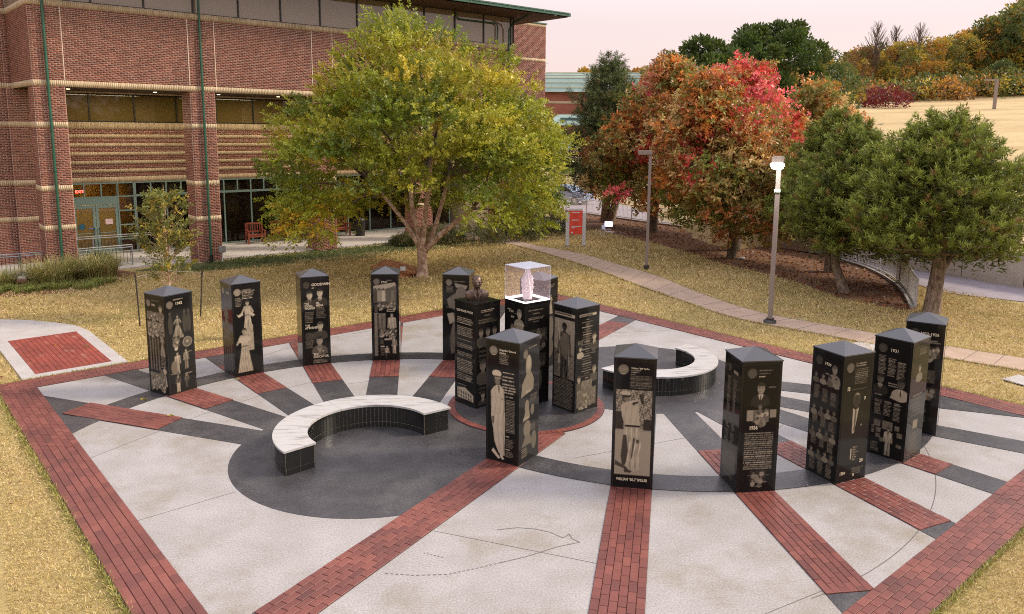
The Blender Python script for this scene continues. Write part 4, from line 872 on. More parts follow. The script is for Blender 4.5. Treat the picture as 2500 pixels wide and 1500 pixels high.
# 10
l = Art(64, 16); l.medal(.2, .2, .135, .5); l.text(.4, .72, .28, .56, .05, .55, .5); l.text(.5, .92, .78, .80, .07, .85, .5); [l.text(.5, .95, v, v + .04, .08, .85, .5) for v in (.9, 1.0, 1.12, 1.2, 1.28, 1.36)]
l.text(.62, .92, 1.48, 1.5, .05, .8, .5); l.text(.62, .92, 1.58, 2.55, .045, .5, .5, .05, .2); l.text(.62, .75, 2.66, 2.68, .05, .8); l.text(.62, .9, 2.75, 3.0, .045, .45); l.text(.62, .78, 3.05, 3.07, .05, .8); l.text(.62, .88, 3.12, 3.3, .045, .5)
c_, t = .84, l.folds(3, 42) * .10 + np.clip((l.U - .18) * 1.2, -.12, .0) + np.where(l.U > .52, -.16, 0)
l.poly([(.20, 1.28), (.34, 1.16), (.44, 1.2), (.56, 1.32), (.60, 2.2), (.585, 3.20), (.60, 3.26), (.48, 3.3), (.38, 3.2), (.24, 2.9), (.2, 2.55), (.13, 2.2), (.11, 1.4)], np.clip(c_ + t, 0, 1))
l.poly([(.14, 2.15), (.24, 2.15), (.22, 2.38), (.15, 2.34)], .35); l.ell(.33, 1.06, .095, .15, .30); l.ell(.34, 1.1, .06, .09, .42); l.ell(.31, .86, .155, .105, .95); l.poly([(.2, .93), (.44, .93), (.45, 1.0), (.2, 1.0)], .16); l.poly([(.24, .97), (.46, .96), (.47, 1.0), (.26, 1.03)], .55)
l.poly([(.36, 1.22), (.4, 1.22), (.395, 1.42), (.375, 1.42)], .1); l.poly([(.2, 3.1), (.44, 3.36), (.38, 3.4), (.14, 3.2)], .95); l.poly([(.46, 3.2), (.58, 3.38), (.5, 3.4), (.42, 3.3)], .9); l.rect(.38, .39, 2.25, 3.2, .7); [l.ell(.36, 1.55 + i * .17, .01, .012, .5) for i in range(4)]; l.rect(.45, .54, 1.56, 1.62, .6)
r = Art(WN, 17); r.medal(.28, .26, .13, .28); r.text(.45, .95, .12, .15, .05, .55); r.ell(.45, .62, .16, .3, .40); r.ell(.46, .55, .11, .2, .5); r.poly([(.05, 1.5), (.12, 1.1), (.35, .85), (.6, .85), (.75, 1.1), (.72, 1.4)], np.clip(.38 + r.tex(30, 4) * .1, 0, 1)); r.rect(.3, .6, 1.36, 1.44, .5)
r.ell(.38, 1.85, .12, .22, .36); r.poly([(.15, 2.25), (.3, 1.95), (.5, 1.95), (.55, 2.2)], .4); r.rect(.2, .5, 2.14, 2.22, .5); r.ell(.68, 2.0, .1, .16, .3); r.text(.55, .95, 1.55, 1.8, .05, .3); r.ell(.4, 2.5, .2, .24, .34); r.poly([(.1, 3.0), (.3, 2.7), (.55, 2.7), (.7, 3.0)], .28); r.text(.55, .9, 2.45, 2.6, .05, .35); r.ell(.78, 2.95, .14, .28, .26); r.text(.1, .45, 3.05, 3.3, .06, .45)
pillar(10, 'large black granite pillar at the front of the central circle, engraved with an officer in white uniform', {'L': l, 'R': r}, [T_('L', 'Brigadier General', .4, .17, .046, bold=.002), T_('L', 'Marion', .4, .255, .046, bold=.002)])
# 11
r = Art(64, 18); r.medal(.2, .2, .135, .42); [r.text(.4, .7 - .06 * i, .2 + i * .055, .22 + i * .055, .05, .7) for i in range(3)]; r.text(.38, .95, .36, .72, .036, .36, .55, .02)
t = r.tex(34, 5); r.rect(.03, .97, .75, 3.12, np.clip(.60 + r.tex(60, 2) * .05, 0, 1)); r.rect(.03, .97, .75, 1.86, np.clip(.42 + t * .75, .03, 1)); r.rect(.03, .24, 1.35, 1.84, .07, .9); r.rect(.76, .97, 1.55, 1.84, .06, .9); r.rect(.03, .97, 1.84, 1.88, .5)
r.ell(.28, .97, .105, .14, .20); r.ell(.31, .98, .07, .1, .38); r.ell(.27, .86, .14, .07, .75); r.poly([(.15, .9), (.44, .9), (.4, .95), (.2, .98)], .1)
r.poly([(.15, 1.18), (.3, 1.08), (.55, 1.02), (.62, 1.2), (.67, 1.72), (.28, 1.74), (.2, 1.5)], np.clip(.72 + r.folds(4, 40) * .08, 0, 1)); r.poly([(.4, 1.12), (.62, 1.02), (.7, .9), (.75, 1.0), (.62, 1.15), (.46, 1.25)], .66); r.poly([(.62, .88), (.74, .82), (.76, 1.14), (.68, 1.1)], .12); r.poly([(.45, 1.1), (.64, 1.05), (.62, 1.09), (.47, 1.18)], .1)
r.poly([(.27, 1.72), (.68, 1.72), (.67, 1.77), (.27, 1.77)], .07); r.poly([(.26, 1.77), (.68, 1.77), (.72, 2.2), (.70, 2.95), (.55, 3.02), (.36, 2.9), (.2, 2.7), (.18, 2.4), (.24, 2.1)], np.clip(.68 + r.folds(7, 46) * .22, 0, 1))
r.poly([(.24, 2.0), (.33, 2.0), (.38, 2.45), (.33, 2.8), (.24, 2.9), (.19, 2.6)], .16); r.poly([(.50, 2.05), (.56, 2.1), (.5, 2.6), (.45, 2.7), (.48, 2.4)], .2); r.poly([(.58, 2.1), (.68, 2.15), (.6, 2.25)], .15); r.poly([(.05, 2.72), (.35, 2.9), (.42, 3.0), (.04, 2.85)], .18); r.poly([(.28, 2.95), (.5, 3.0), (.45, 3.06), (.3, 3.05)], .15)
pillar(11, 'black granite pillar engraved with a golfer in a cap above the name WILLIAM "BILL" SPILLER', {'R': r}, [T_('R', 'WILLIAM "BILL" SPILLER', .5, 3.3, .062, 'CENTER', .0028, .78), T_('R', 'William "Bill" Spiller', .4, .17, .036, bold=.001)])
# 12
l = Art(WN, 19); l.medal(.3, .24, .1, .16); l.rect(.55, .85, .25, .34, .4); [l.text(.2 + i * .38, .42 + i * .38, .5, 1.9, .06, .34, .6, .4) for i in (0, 1)]; [l.text(.15 + i * .38, .42 + i * .38, 2.0, 2.6, .07, .25, .6, .5) for i in (0, 1)]; l.rect(.1, .9, 2.55, 3.1, np.clip(.18 + l.tex(36, 4) * .15, 0, 1)); l.text(.2, .9, 3.12, 3.3, .06, .3)
r = Art(64, 20); r.medal(.24, .2, .13, .22); [r.text(.42, .85 - .1 * i, .12 + i * .08, .14 + i * .08, .06, .4 + .2 * (i == 2)) for i in range(3)]; r.face(.5, .62, .11, .5, .10, .08, .8, 4); r.rect(.7, .9, .58, .6, .45)
r.rect(.15, .32, 1.2, 1.5, .55); r.rect(.78, .95, 1.2, 1.42, .5); r.face(.5, 1.12, .05, .35, .2, .3); r.crowd(.32, .76, 1.2, 1.55, .7, 9, .08, .3, 4)
r.text(.12, .92, 1.83, 2.82, .058, .56, .5, .04, .25); r.crowd(.32, .75, 2.88, 3.25, .6, 7, .07, .08, 6); r.rect(.25, .85, 3.02, 3.03, .7); r.rect(.4, .8, 3.2, 3.215, .6); r.text(.45, .7, 3.32, 3.34, .05, .5)
pillar(12, 'black granite pillar engraved 1936 with a smiling woman above a long paragraph', {'L': l, 'R': r}, [T_('R', '1936', .22, 1.74, .085, bold=.004, sx=.85)])
# 13
l = Art(WN, 21); l.medal(.2, .2, .12, .14); l.face(.76, .35, .09, .42, .2, .4, None, 3)
for i, u in enumerate((.12, .38, .62, .84)):
    for j, v in enumerate((.62, 1.55, 2.18, 2.8)): l.face(u, v, .05, .42 if (i + j) % 2 else .3, .12, .25 + .2 * ((i + j) % 2), None, i)
for j, (v0, v1) in enumerate(((.92, 1.3), (1.75, 2.0), (2.35, 2.6), (2.98, 3.38))):
    for i in range(3): l.text(.08 + i * .3, .3 + i * .3, v0 + .04 * i, v1 + .04 * i, .035, .52, .5, .3)
l.text(.45, .6, .5, .52, .05, .6)
r = Art(64, 22); r.medal(.2, .22, .13, .3); r.text(.38, .8, .12, .2, .06, .6); r.text(.38, .9, .28, .72, .05, .34, .5, .15, .2); r.rect(.3, .85, .84, .855, .5); r.text(.06, .36, 1.0, 1.1, .05, .3); r.rect(.06, .36, 1.18, 1.21, .6); r.text(.06, .34, 1.3, 1.55, .06, .25)
r.rect(.0, 1.0, .9, 3.0, .035); r.ell(.52, 1.15, .13, .21, .16); r.ell(.52, 1.18, .10, .16, .10); r.poly([(.42, 1.02), (.5, .96), (.62, 1.0), (.6, 1.03), (.48, 1.0)], .5); r.poly([(.05, 1.75), (.38, 1.4), (.68, 1.4), (.98, 1.7), (.98, 3.0), (.02, 3.0)], .05); r.poly([(.40, 1.38), (.50, 1.45), (.62, 1.38), (.5, 2.1), (.42, 2.1)], .62); r.poly([(.48, 1.45), (.54, 1.45), (.52, 2.0), (.46, 2.08)], .22); r.ell(.75, 1.9, .02, .03, .6)
r.rect(.42, .46, 2.55, 2.85, .75); r.text(.5, .7, 2.5, 2.85, .07, .55, .6, .6); r.text(.5, .95, 3.12, 3.3, .05, .35)
pillar(13, 'black granite pillar engraved 1934 with rows of small portraits and a man in a dark suit', {'L': l, 'R': r}, [T_('L', '1934', .4, .27, .07, bold=.002), T_('R', '12', .12, .86, .085, bold=.004, sx=.8), T_('R', '3', .78, 1.18, .075, bold=.003), T_('R', '20', .78, 3.0, .08, bold=.003), T_('R', '130+', .06, 3.28, .075, bold=.003, sx=.85), T_('R', '8', .56, 3.38, .07, bold=.003)])
# 14
l = Art(64, 23); l.medal(.2, .2, .13, .16); [l.text(.1 + i * .28, .34 + i * .28, .42 + .06 * i, .98 + .04 * i, .042, .52, .5, .3) for i in range(3)]; l.face(.2, 1.15, .10, .28, .1, .08, .6, 4); l.text(.42, .75, 1.2, 1.3, .07, .55); l.face(.8, 1.18, .11, .2, .08, .62, .75, 6); l.poly([(.5, 1.65), (.62, 1.4), (.78, 1.7)], .6); l.text(.06, .3, 1.62, 1.64, .05, .6)
[l.text(.08 + i * .28, .3 + i * .28, 1.78, 2.2 + .1 * (i == 2), .042, .48, .5, .3) for i in range(3)]; [l.rect(u0, u1, v0, v1, np.clip(.3 + l.tex(30, int(u0 * 50)) * .2, 0, 1)) for u0, u1, v0, v1 in ((.1, .3, 2.4, 2.6), (.35, .66, 2.38, 2.65), (.72, .85, 2.45, 2.6), (.18, .32, 2.63, 2.78), (.18, .32, 2.82, 2.94), (.8, .95, 2.65, 2.8), (.8, .95, 3.0, 3.1))]; l.text(.04, .15, 2.6, 2.8, .05, .45)
l.man(.55, 2.55, .88, .6, 5, .45, .5, .15); l.ell(.36, 2.98, .06, .07, .3); l.text(.05, .3, 3.1, 3.35, .05, .4)
r = Art(WN, 24); r.text(.4, .95, .15, .3, .07, .3); r.face(.5, .72, .09, .42, .1, .38, None, 5); r.text(.2, .8, 1.5, 2.2, .12, .18); r.rect(.35, .65, 2.3, 2.55, .45); r.text(.15, .85, 2.7, 3.3, .065, .28)
pillar(14, 'black granite pillar engraved 1931 with a sailor and three columns of names', {'L': l, 'R': r}, [T_('L', '1931', .42, .26, .075, bold=.002)])
# 15
r = Art(WF, 25); r.medal(.22, .2, .12, .14); r.text(.55, .95, .42, .5, .06, .55); r.crowd(.5, .96, .62, 1.0, .65, 12, .07, .12, 4); r.text(.55, .68, 1.15, 1.3, .06, .45); r.text(.5, .9, 1.4, 1.8, .045, .5, .5, .15); r.crowd(.4, .96, 1.95, 2.25, .55, 8, .08, .1, 6); r.text(.45, .75, 2.5, 2.75, .05, .45); r.text(.45, .75, 2.9, 3.05, .05, .45); r.text(.4, .6, 3.3, 3.32, .05, .4)
pillar(15, 'rightmost black granite pillar, engraved 1922-1926', {'R': r}, [T_('R', '1922-1926', .36, .26, .075, bold=.002)])

# ------------------------------------------------------------------ display case with the sculpture
x, y, th = TW[7]; cz = 2.2 + .021 + .012; case = empty('display_case', (x, y, cz), rad(th), label='clear acrylic display case with a pale blue top on a granite pillar', cat='display case')
c = .665 / 2; H_ = .715
for s_ in range(4):
    Mr = Matrix.Rotation(s_ * pi / 2, 4, 'Z'); MB().box(-c, c, -c - .005, -c, .012, H_, 0, Mr).build('side_panel', M['acryl'], case)
MB().box(-c - .004, c + .004, -c - .009, c + .004, H_, H_ + .010).build('top_panel', M['acryltop'], case)
mb = MB()
for s_ in range(4):
    Mr = Matrix.Rotation(s_ * pi / 2, 4, 'Z'); mb.box(-c - .006, -c + .002, -c - .006, -c + .002, .001, H_ - .001, 0, Mr)
mb.build('edge_strip', mat('acrylic_edge', (.62, .60, .72), .2), case)
mb = MB()
for s_ in range(4):
    Mr = Matrix.Rotation(s_ * pi / 2, 4, 'Z'); mb.box(-c + .003, c - .003, -c + .002, -c + .03, .0015, .022, 0, Mr)
mb.build('base_rim', emis('case_led_strip', (1, .88, .92), 2.2), case)
sc = empty('stone_sculpture', (x, y, cz), rad(th), label='pinkish white stone sculpture like a ragged flame inside the clear case', cat='sculpture')
n = 40; k = 34; vs = []
prof = [(0, .098), (.1, .10), (.25, .108), (.4, .118), (.5, .112), (.58, .088), (.66, .055), (.74, .030), (.8, .010)]
for i in range(k):
    z = .68 * i / (k - 1); r0 = np.interp(z * .8 / .68, [p[0] for p in prof], [p[1] for p in prof])
    for j in range(n):
        a = 2 * pi * j / n; w = 1 + (.13 * sin(a * 7 + z * 9) * (z > .06) + .15 * sin(z * 95 + 2.6 * sin(a * 2 + 1)) * sin(z * 41 + a)) * min(1, z / .12) * (1 if z > .08 else 0)
        vs.append((r0 * w * cos(a), r0 * w * sin(a), z + .004 * sin(5 * a)))
fs = [(i * n + j, i * n + (j + 1) % n, (i + 1) * n + (j + 1) % n, (i + 1) * n + j) for i in range(k - 1) for j in range(n)] + [tuple((k - 1) * n + j for j in range(n))]
mb = MB(); mb.add(vs, fs, 0, True)
for a, h, rr in ((.3, .62, .022), (2.2, .56, .02), (4.1, .6, .02), (5.2, .52, .02)): mb.tube([(.05 * cos(a), .05 * sin(a), .3), (.045 * cos(a), .045 * sin(a), h - .1), (.03 * cos(a), .03 * sin(a), h)], [.035, rr, .006], 7)
mb.build('flame_body', M['sculpt'], sc); MB().box(-.17, .17, -.17, .17, .0, .012).build('plinth', M['granite'], sc)

# ------------------------------------------------------------------ bronze bust
x, y, th = TW[6]; bust = empty('bronze_bust', (x - .01, y + .02, 2.2 + .021 + .012), rad(10), label='bronze bust of a smiling man in suit and tie on a granite pillar', cat='bust')
bust.scale = (1.12, 1.12, 1.12)
def blob(mb, rings, n=20, mi=0):
    """rings: (z, cx, cy, rx, ry)"""
    vs = [(cx + rx * cos(2 * pi * j / n), cy + ry * sin(2 * pi * j / n), z) for z, cx, cy, rx, ry in rings for j in range(n)]; k = len(rings)
    mb.add(vs, [(i * n + j, i * n + (j + 1) % n, (i + 1) * n + (j + 1) % n, (i + 1) * n + j) for i in range(k - 1) for j in range(n)] + [tuple((k - 1) * n + j for j in range(n))], mi, True)
mb = MB(); blob(mb, [(0, 0, 0, .19, .085), (.05, 0, 0, .215, .095), (.11, 0, 0, .225, .10), (.15, 0, 0, .20, .095), (.178, 0, .005, .14, .08), (.195, 0, .005, .09, .07)], 28); mb.build('suit_shoulders', M['bronze'], bust)
mb = MB(); blob(mb, [(.17, 0, 0, .062, .06), (.21, 0, -.005, .052, .055), (.235, 0, -.012, .058, .062), (.252, 0, -.02, .07, .078), (.275, 0, -.02, .080, .092), (.31, 0, -.01, .086, .10), (.35, 0, 0, .088, .103), (.39, 0, .008, .085, .100), (.42, 0, .01, .070, .085), (.44, 0, .01, .045, .055), (.447, 0, .01, .01, .012)], 24)
for s_ in (-1, 1):
    mb.lathe([(.0, .30), (.014, .305), (.018, .32), (.014, .345), (0, .35)], 8, c=(s_ * .089, .008)); blob(mb, [(.288, s_ * .042, -.082, .018, .014), (.30, s_ * .045, -.088, .022, .014), (.315, s_ * .044, -.084, .016, .012)], 10)
    blob(mb, [(.343, s_ * .034, -.093, .026, .012), (.352, s_ * .035, -.096, .028, .012), (.36, s_ * .036, -.09, .02, .01)], 10)
blob(mb, [(.288, 0, -.118, .012, .010), (.295, 0, -.122, .021, .018), (.31, 0, -.115, .014, .016), (.345, 0, -.1, .009, .01)], 10); blob(mb, [(.258, 0, -.096, .033, .014), (.264, 0, -.101, .036, .014), (.27, 0, -.098, .03, .012)], 12)
mb.build('head', M['bronze'], bust)
mb = MB(); blob(mb, [(.36, 0, .02, .091, .096), (.39, 0, .02, .090, .098), (.42, 0, .018, .077, .086), (.443, 0, .016, .050, .056), (.452, 0, .014, .012, .014)], 20); mb.build('hair', mat('dark_bronze', (.05, .03, .022), .5, metal=.6), bust)
mb = MB()
for s_ in (-1, 1): mb.add([(s_ * .055, -.075, .195), (s_ * .10, -.085, .17), (s_ * .03, -.108, .06), (s_ * .012, -.108, .05), (s_ * .055, -.083, .2), (s_ * .10, -.098, .165), (s_ * .03, -.118, .06), (s_ * .012, -.112, .05)], [(4, 5, 6, 7), (0, 1, 5, 4), (1, 2, 6, 5), (3, 0, 4, 7)])
mb.build('lapel', M['bronze'], bust)
mb = MB(); mb.add([(-.02, -.075, .2), (.02, -.075, .2), (.014, -.09, .18), (-.014, -.09, .18), (.022, -.108, .08), (0, -.11, .045), (-.022, -.108, .08)], [(0, 1, 2, 3), (3, 2, 4, 5, 6)]); mb.build('necktie', mat('dark_bronze_tie', (.045, .028, .02), .4, metal=.6), bust)

# ------------------------------------------------------------------ curved benches
cBL, aBL, cBR, aBR = (-2.85, 13.48), (38, 224), (2.86, 18.12), (-140, 44)
def bench(c, a0, a1, label, r0=1.09, r1=1.68, H_=.445, r0t=None):
    root = empty('curved_bench', (c[0], c[1], .004), label=label, cat='bench', group=None)
    N_ = 40; bi, bo = r0 + .02, r1 - .04; aa = [rad(a0 + (a1 - a0) * i / N_) for i in range(N_ + 1)]; mb = MB()
    for rr, sg in ((bi, 1), (bo, -1)):
        pass
    for i in range(N_):
        p, q_ = aa[i], aa[i + 1]; vs = [(r * cos(a), r * sin(a), z) for z in (0, H_ - .035) for r, a in ((bi, p), (bo, p), (bo, q_), (bi, q_))]
        mb.add(vs, [(4, 5, 6, 7), (1, 2, 6, 5), (3, 0, 4, 7)])
    for a in (aa[0], aa[-1]): mb.add([(bi * cos(a), bi * sin(a), 0), (bo * cos(a), bo * sin(a), 0), (bo * cos(a), bo * sin(a), H_ - .035), (bi * cos(a), bi * sin(a), H_ - .035)], [(0, 1, 2, 3)])
    mb.build('bench_core', M['grout'], root)
    # tiles: narrow vertical ones round the curves, a low course at the foot, big ones on the ends
    def tiles(r, out, n):
        for z0, z1 in ((.004, .096), (.105, H_ - .037)):
            for i in range(n):
                g_ = .0042 / r; p, q_ = rad(a0) + (rad(a1) - rad(a0)) * i / n + g_, rad(a0) + (rad(a1) - rad(a0)) * (i + 1) / n - g_; R_ = r + out * .009
                m_ = (p + q_) / 2; vs = []
                for rr in (r, R_):
                    for a, z in ((p, z0), (q_, z0), (q_, z1), (p, z1)): vs.append((rr * cos(a), rr * sin(a), z))
                MB().add(vs, [(4, 5, 6, 7), (0, 1, 5, 4), (1, 2, 6, 5), (2, 3, 7, 6), (3, 0, 4, 7)]).build('tile', M['tile'], root)
    L_in = r0 * abs(rad(a1 - a0)); tiles(bi, -1, int(L_in / .075)); tiles(bo, 1, int(r1 * abs(rad(a1 - a0)) / .085))
    for a, s_ in ((rad(a0), -1), (rad(a1), 1)):
        for u0, u1 in ((bi + .008, (bi + bo) / 2 - .005), ((bi + bo) / 2 + .005, bo - .007)):
            for z0, z1 in ((.004, .096), (.105, H_ - .037)):
                d = Vector((cos(a), sin(a), 0)); t = Vector((-sin(a), cos(a), 0)) * s_ * (1 if a1 > a0 else -1)
                v = [d * u + t * w + Vector((0, 0, z)) for w in (0, .009) for u, z in ((u0, z0), (u1, z0), (u1, z1), (u0, z1))]; MB().add(v, [(4, 5, 6, 7), (0, 1, 5, 4), (1, 2, 6, 5), (2, 3, 7, 6), (3, 0, 4, 7)]).build('tile', M['tile'], root)
    for k in (0, 1):
        b0, b1 = a0 + (a1 - a0) * k / 2 + (.12 if k else -1.2 * (1 if a1 > a0 else -1)), a0 + (a1 - a0) * (k + 1) / 2 - (.12 if not k else -1.2 * (1 if a1 > a0 else -1)); mb = MB(); n = 28
        for i in range(n):
            p, q_ = rad(b0 + (b1 - b0) * i / n), rad(b0 + (b1 - b0) * (i + 1) / n); vs = [(r * cos(a), r * sin(a), z) for z in (H_ - .036, H_) for r, a in ((r0, p), (r1, p), (r1, q_), (r0, q_))]
            mb.add(vs, [(3, 2, 1, 0), (4, 5, 6, 7), (1, 2, 6, 5), (3, 0, 4, 7)] + ([(0, 1, 5, 4)] if i == 0 else []) + ([(2, 3, 7, 6)] if i == n - 1 else []))
        mb.build('marble_seat', M['marble'], root)
    return root
bench(cBL, *aBL, 'curved marble topped bench with black tiled sides in the left dark circle')
bench(cBR, *aBR, 'curved marble topped bench with black tiled sides beyond the golfer pillar', 1.06, 1.60)
# ------------------------------------------------------------------ foliage
def rot_basis(D):
    D = D / (np.linalg.norm(D, axis=1, keepdims=True) + 1e-9); up = np.where(np.abs(D[:, 2:3]) > .95, np.array([[1., 0, 0]]), np.array([[0, 0, 1.]]))
    A = np.cross(D, up); A /= np.linalg.norm(A, axis=1, keepdims=True) + 1e-9; return D, A, np.cross(D, A)
def leaf_quads(P, D, ln, wd, col, rs, flop=1.0):
    """rhombic leaves: base P, direction D, length ln, width wd"""
    n = len(P); D, A, B = rot_basis(D); th = rs.uniform(0, 2 * pi, n)[:, None]; S_ = A * np.cos(th) + B * np.sin(th)
    ln = np.broadcast_to(np.asarray(ln).reshape(-1, 1), (n, 1)); wd = np.broadcast_to(np.asarray(wd).reshape(-1, 1), (n, 1))
    V = np.stack([P, P + D * ln * .5 + S_ * wd / 2, P + D * ln, P + D * ln * .5 - S_ * wd / 2], 1).reshape(-1, 3)
    F = np.arange(4 * n).reshape(n, 4); C = np.repeat(col, 4, 0); return V, F, C
def foliage(name, parts, m_, parent=None, **k):
    V, F, C = [], [], []; b = 0
    for v, f, c in parts: V.append(v); F.append(f + b); C.append(c); b += len(v)
    me = np_mesh(name, np.concatenate(V), np.concatenate(F), [m_], cols=np.concatenate(C)); return link(name, me, parent, **k) if parent is not False else me
def rnd_dirs(n, rs): d = rs.normal(size=(n, 3)); return d / np.linalg.norm(d, axis=1, keepdims=True)
def pick(cols, w, n, rs, jit=.18):
    cols = np.array(cols); i = rs.choice(len(cols), n, p=np.array(w) / sum(w)); return cols[i] * (1 + rs.uniform(-jit, jit, (n, 1))) * (1 + rs.uniform(-.06, .06, (n, 3)))
def shoots(P, D, ln, nl, leaf, wd, cols, rs, droop=.15, spread=.9):
    """leafy shoots: P,D (n,3); ln lengths; nl leaves on each; cols (n,3) base colours"""
    n = len(P); D, A, B = rot_basis(D); t = (np.arange(nl) + .5) / nl; T = np.tile(t, n); k = np.repeat(np.arange(n), nl)
    pos = P[k] + D[k] * (ln[k] * T)[:, None]; pos[:, 2] -= droop * ln[k] * T ** 2
    ph = rs.uniform(0, 2 * pi, n)[k] + (np.tile(np.arange(nl), n) % 2) * pi + rs.normal(0, .6, n * nl)
    side = A[k] * np.cos(ph)[:, None] + B[k] * np.sin(ph)[:, None]; dd = D[k] * (1 - spread * .5) + side * spread + rs.normal(0, .25, (n * nl, 3))
    c = cols[k] * (1 + rs.uniform(-.22, .22, (n * nl, 1))); ll = leaf * rs.uniform(.7, 1.25, n * nl); return leaf_quads(pos, dd, ll, ll * wd, c, rs)
def limbs(root, base, ends, r0, m_, rs, name='branch', fork=.4, sag=.0):
    mb = MB()
    for q in ends:
        q = np.array(q); b = np.array(base); k = 7; pts = []
        for i in range(k):
            t = i / (k - 1); p = b * (1 - t) + q * t; p[2] += sag * sin(pi * t) ; p[:2] += rs.normal(0, .035 * np.linalg.norm(q - b) * (0 < i < k - 1), 2); pts.append(p)
        rr = [r0 * (1 - .82 * i / (k - 1)) for i in range(k)]; mb.tube(pts, rr, 7)
        for j in range(3):
            i = 3 + j; s = pts[i]; e_ = s + rs.normal(0, .5, 3) + (q - b) * .25; mb.tube([s, (s + e_) / 2 + rs.normal(0, .06, 3), e_], [rr[i] * .6, rr[i] * .4, .006], 5)
    return mb.build(name, m_, root)

# --- the big elm in front of the building
rs = np.random.RandomState(3); ex_, ey_ = -4.26, 30.42
elm = empty('lacebark_elm', (ex_, ey_, 0), label='large broad yellow green elm with a forked pale trunk in front of the building', cat='tree')
mb = MB(); mb.tube([(0, 0, -.1), (0, 0, .05), (.02, .02, .5), (0, 0, .95), (-.04, 0, 1.35)], [.34, .24, .20, .19, .16], 14); mb.build('trunk', M['bark_elm'], elm)
st = [((-.03, 0, 1.0), (-1.7, .1, 3.4), .10), ((0, .05, 1.1), (-.55, .2, 4.6), .11), ((.02, 0, 1.15), (.45, -.2, 4.9), .11), ((.05, 0, .95), (2.0, -.1, 2.7), .13), ((.06, .1, .8), (1.0, .9, 3.9), .11)]
mb = MB(); tips = []
for b, e_, r in st:
    b, e_ = np.array(b), np.array(e_); pts = [b, b * .6 + e_ * .4 + rs.normal(0, .08, 3), e_]; mb.tube(pts, [r, r * .85, r * .62], 9); tips.append(e_)
mb.build('main_stem', M['bark_elm'], elm)
prof = np.array([(1.0, 4.6), (1.5, 5.7), (2.5, 6.3), (3.9, 6.4), (5.0, 5.9), (6.0, 5.2), (7.2, 4.3), (8.2, 3.0), (9.0, 1.7), (9.5, .5)])
Rz = lambda z: np.interp(z, prof[:, 0], prof[:, 1]) * .88
lobes = []
for i in range(270):
    z = rs.choice([rs.uniform(1.5, 9.1), rs.uniform(2, 7)]); a = rs.uniform(0, 2 * pi); f = rs.uniform(.66, .98) if rs.rand() < .8 else rs.uniform(.25, .66)
    if z < 2.75 and abs(((a * 180 / pi) - 266 + 180) % 360 - 180) < 34: continue
    if z < 2.7 and f < .62: continue
    if z < 3.4 and Rz(z) * f * cos(a) > 4.5: continue
    if z < 2.0 and abs(((a * 180 / pi) - 88 + 180) % 360 - 180) < 40: continue         # the trunk shows through here
    lobes.append((Rz(z) * f * cos(a) + .1, Rz(z) * f * sin(a) * .88, z, rs.uniform(.65, 1.1)))
ends = [(l[0] * .9, l[1] * .9, l[2]) for l in lobes[::4]]
mb = MB()
for q in ends:
    t = min(tips, key=lambda p: np.linalg.norm(np.array(q) - p)); q = np.array(q); m0 = (t + q) / 2 + rs.normal(0, .25, 3); mb.tube([t, m0, q], [.07, .045, .012], 6)
mb.build('branch', M['bark'], elm)
Pp, Dd, Ll, Cc = [], [], [], []
for lx, ly, lz, lr in lobes:
    n = int(34 * lr * lr) + 8; d = rnd_dirs(n, rs); d[:, 2] = np.abs(d[:, 2]) * .8 + d[:, 2] * .35; p = np.array([lx, ly, lz]) + d * lr * rs.uniform(.35, 1, (n, 1)) ** .6 * np.array([1, 1, .8])
    ou = p * np.array([1, 1, 0]); ou /= np.linalg.norm(ou, axis=1, keepdims=True) + .01; dirn = d * .6 + ou * .45 + np.array([0, 0, .55 + .75 * (lz > 6.5)]) + rs.normal(0, .3, (n, 3))
    if lz < 3.2: dirn[:, 2] -= .75
    base = pick([(.20, .235, .020), (.28, .29, .026), (.40, .345, .030), (.12, .155, .018), (.60, .36, .020)], [4.5, 6, 2.2 if lz < 7 else 3, 2.6, 0.0 if lz > 2.6 else .8], 1, rs, .10)
    Pp.append(p); Dd.append(dirn); Ll.append(rs.uniform(.38, .7, n) * (1.3 if lz > 8 else 1)); Cc.append(np.clip(base * (1 + rs.uniform(-.2, .25, (n, 1))), 0, 1))
for i in range(150):     # ragged leader shoots standing out of the top
    a = rs.uniform(0, 2 * pi); r = rs.uniform(0, 4.2); z = np.interp(r, [0, .5, 1.7, 3, 4.35], [9.1, 9.0, 8.5, 7.8, 7.0]); Pp.append(np.array([[r * cos(a), r * sin(a) * .8, z - .3]])); Dd.append(np.array([[cos(a) * .3, sin(a) * .3, 1.2]])); Ll.append(rs.uniform(.6, 1.15, 1)); Cc.append(np.array([[.38, .31, .035]]))
Pp, Dd, Ll, Cc = map(np.concatenate, (Pp, Dd, Ll, Cc)); print('elm shoots', len(Pp))
foliage('crown', [shoots(Pp, Dd, Ll, 18, .125, .52, Cc * 1.2, rs, .25)], M['leaf'], elm)

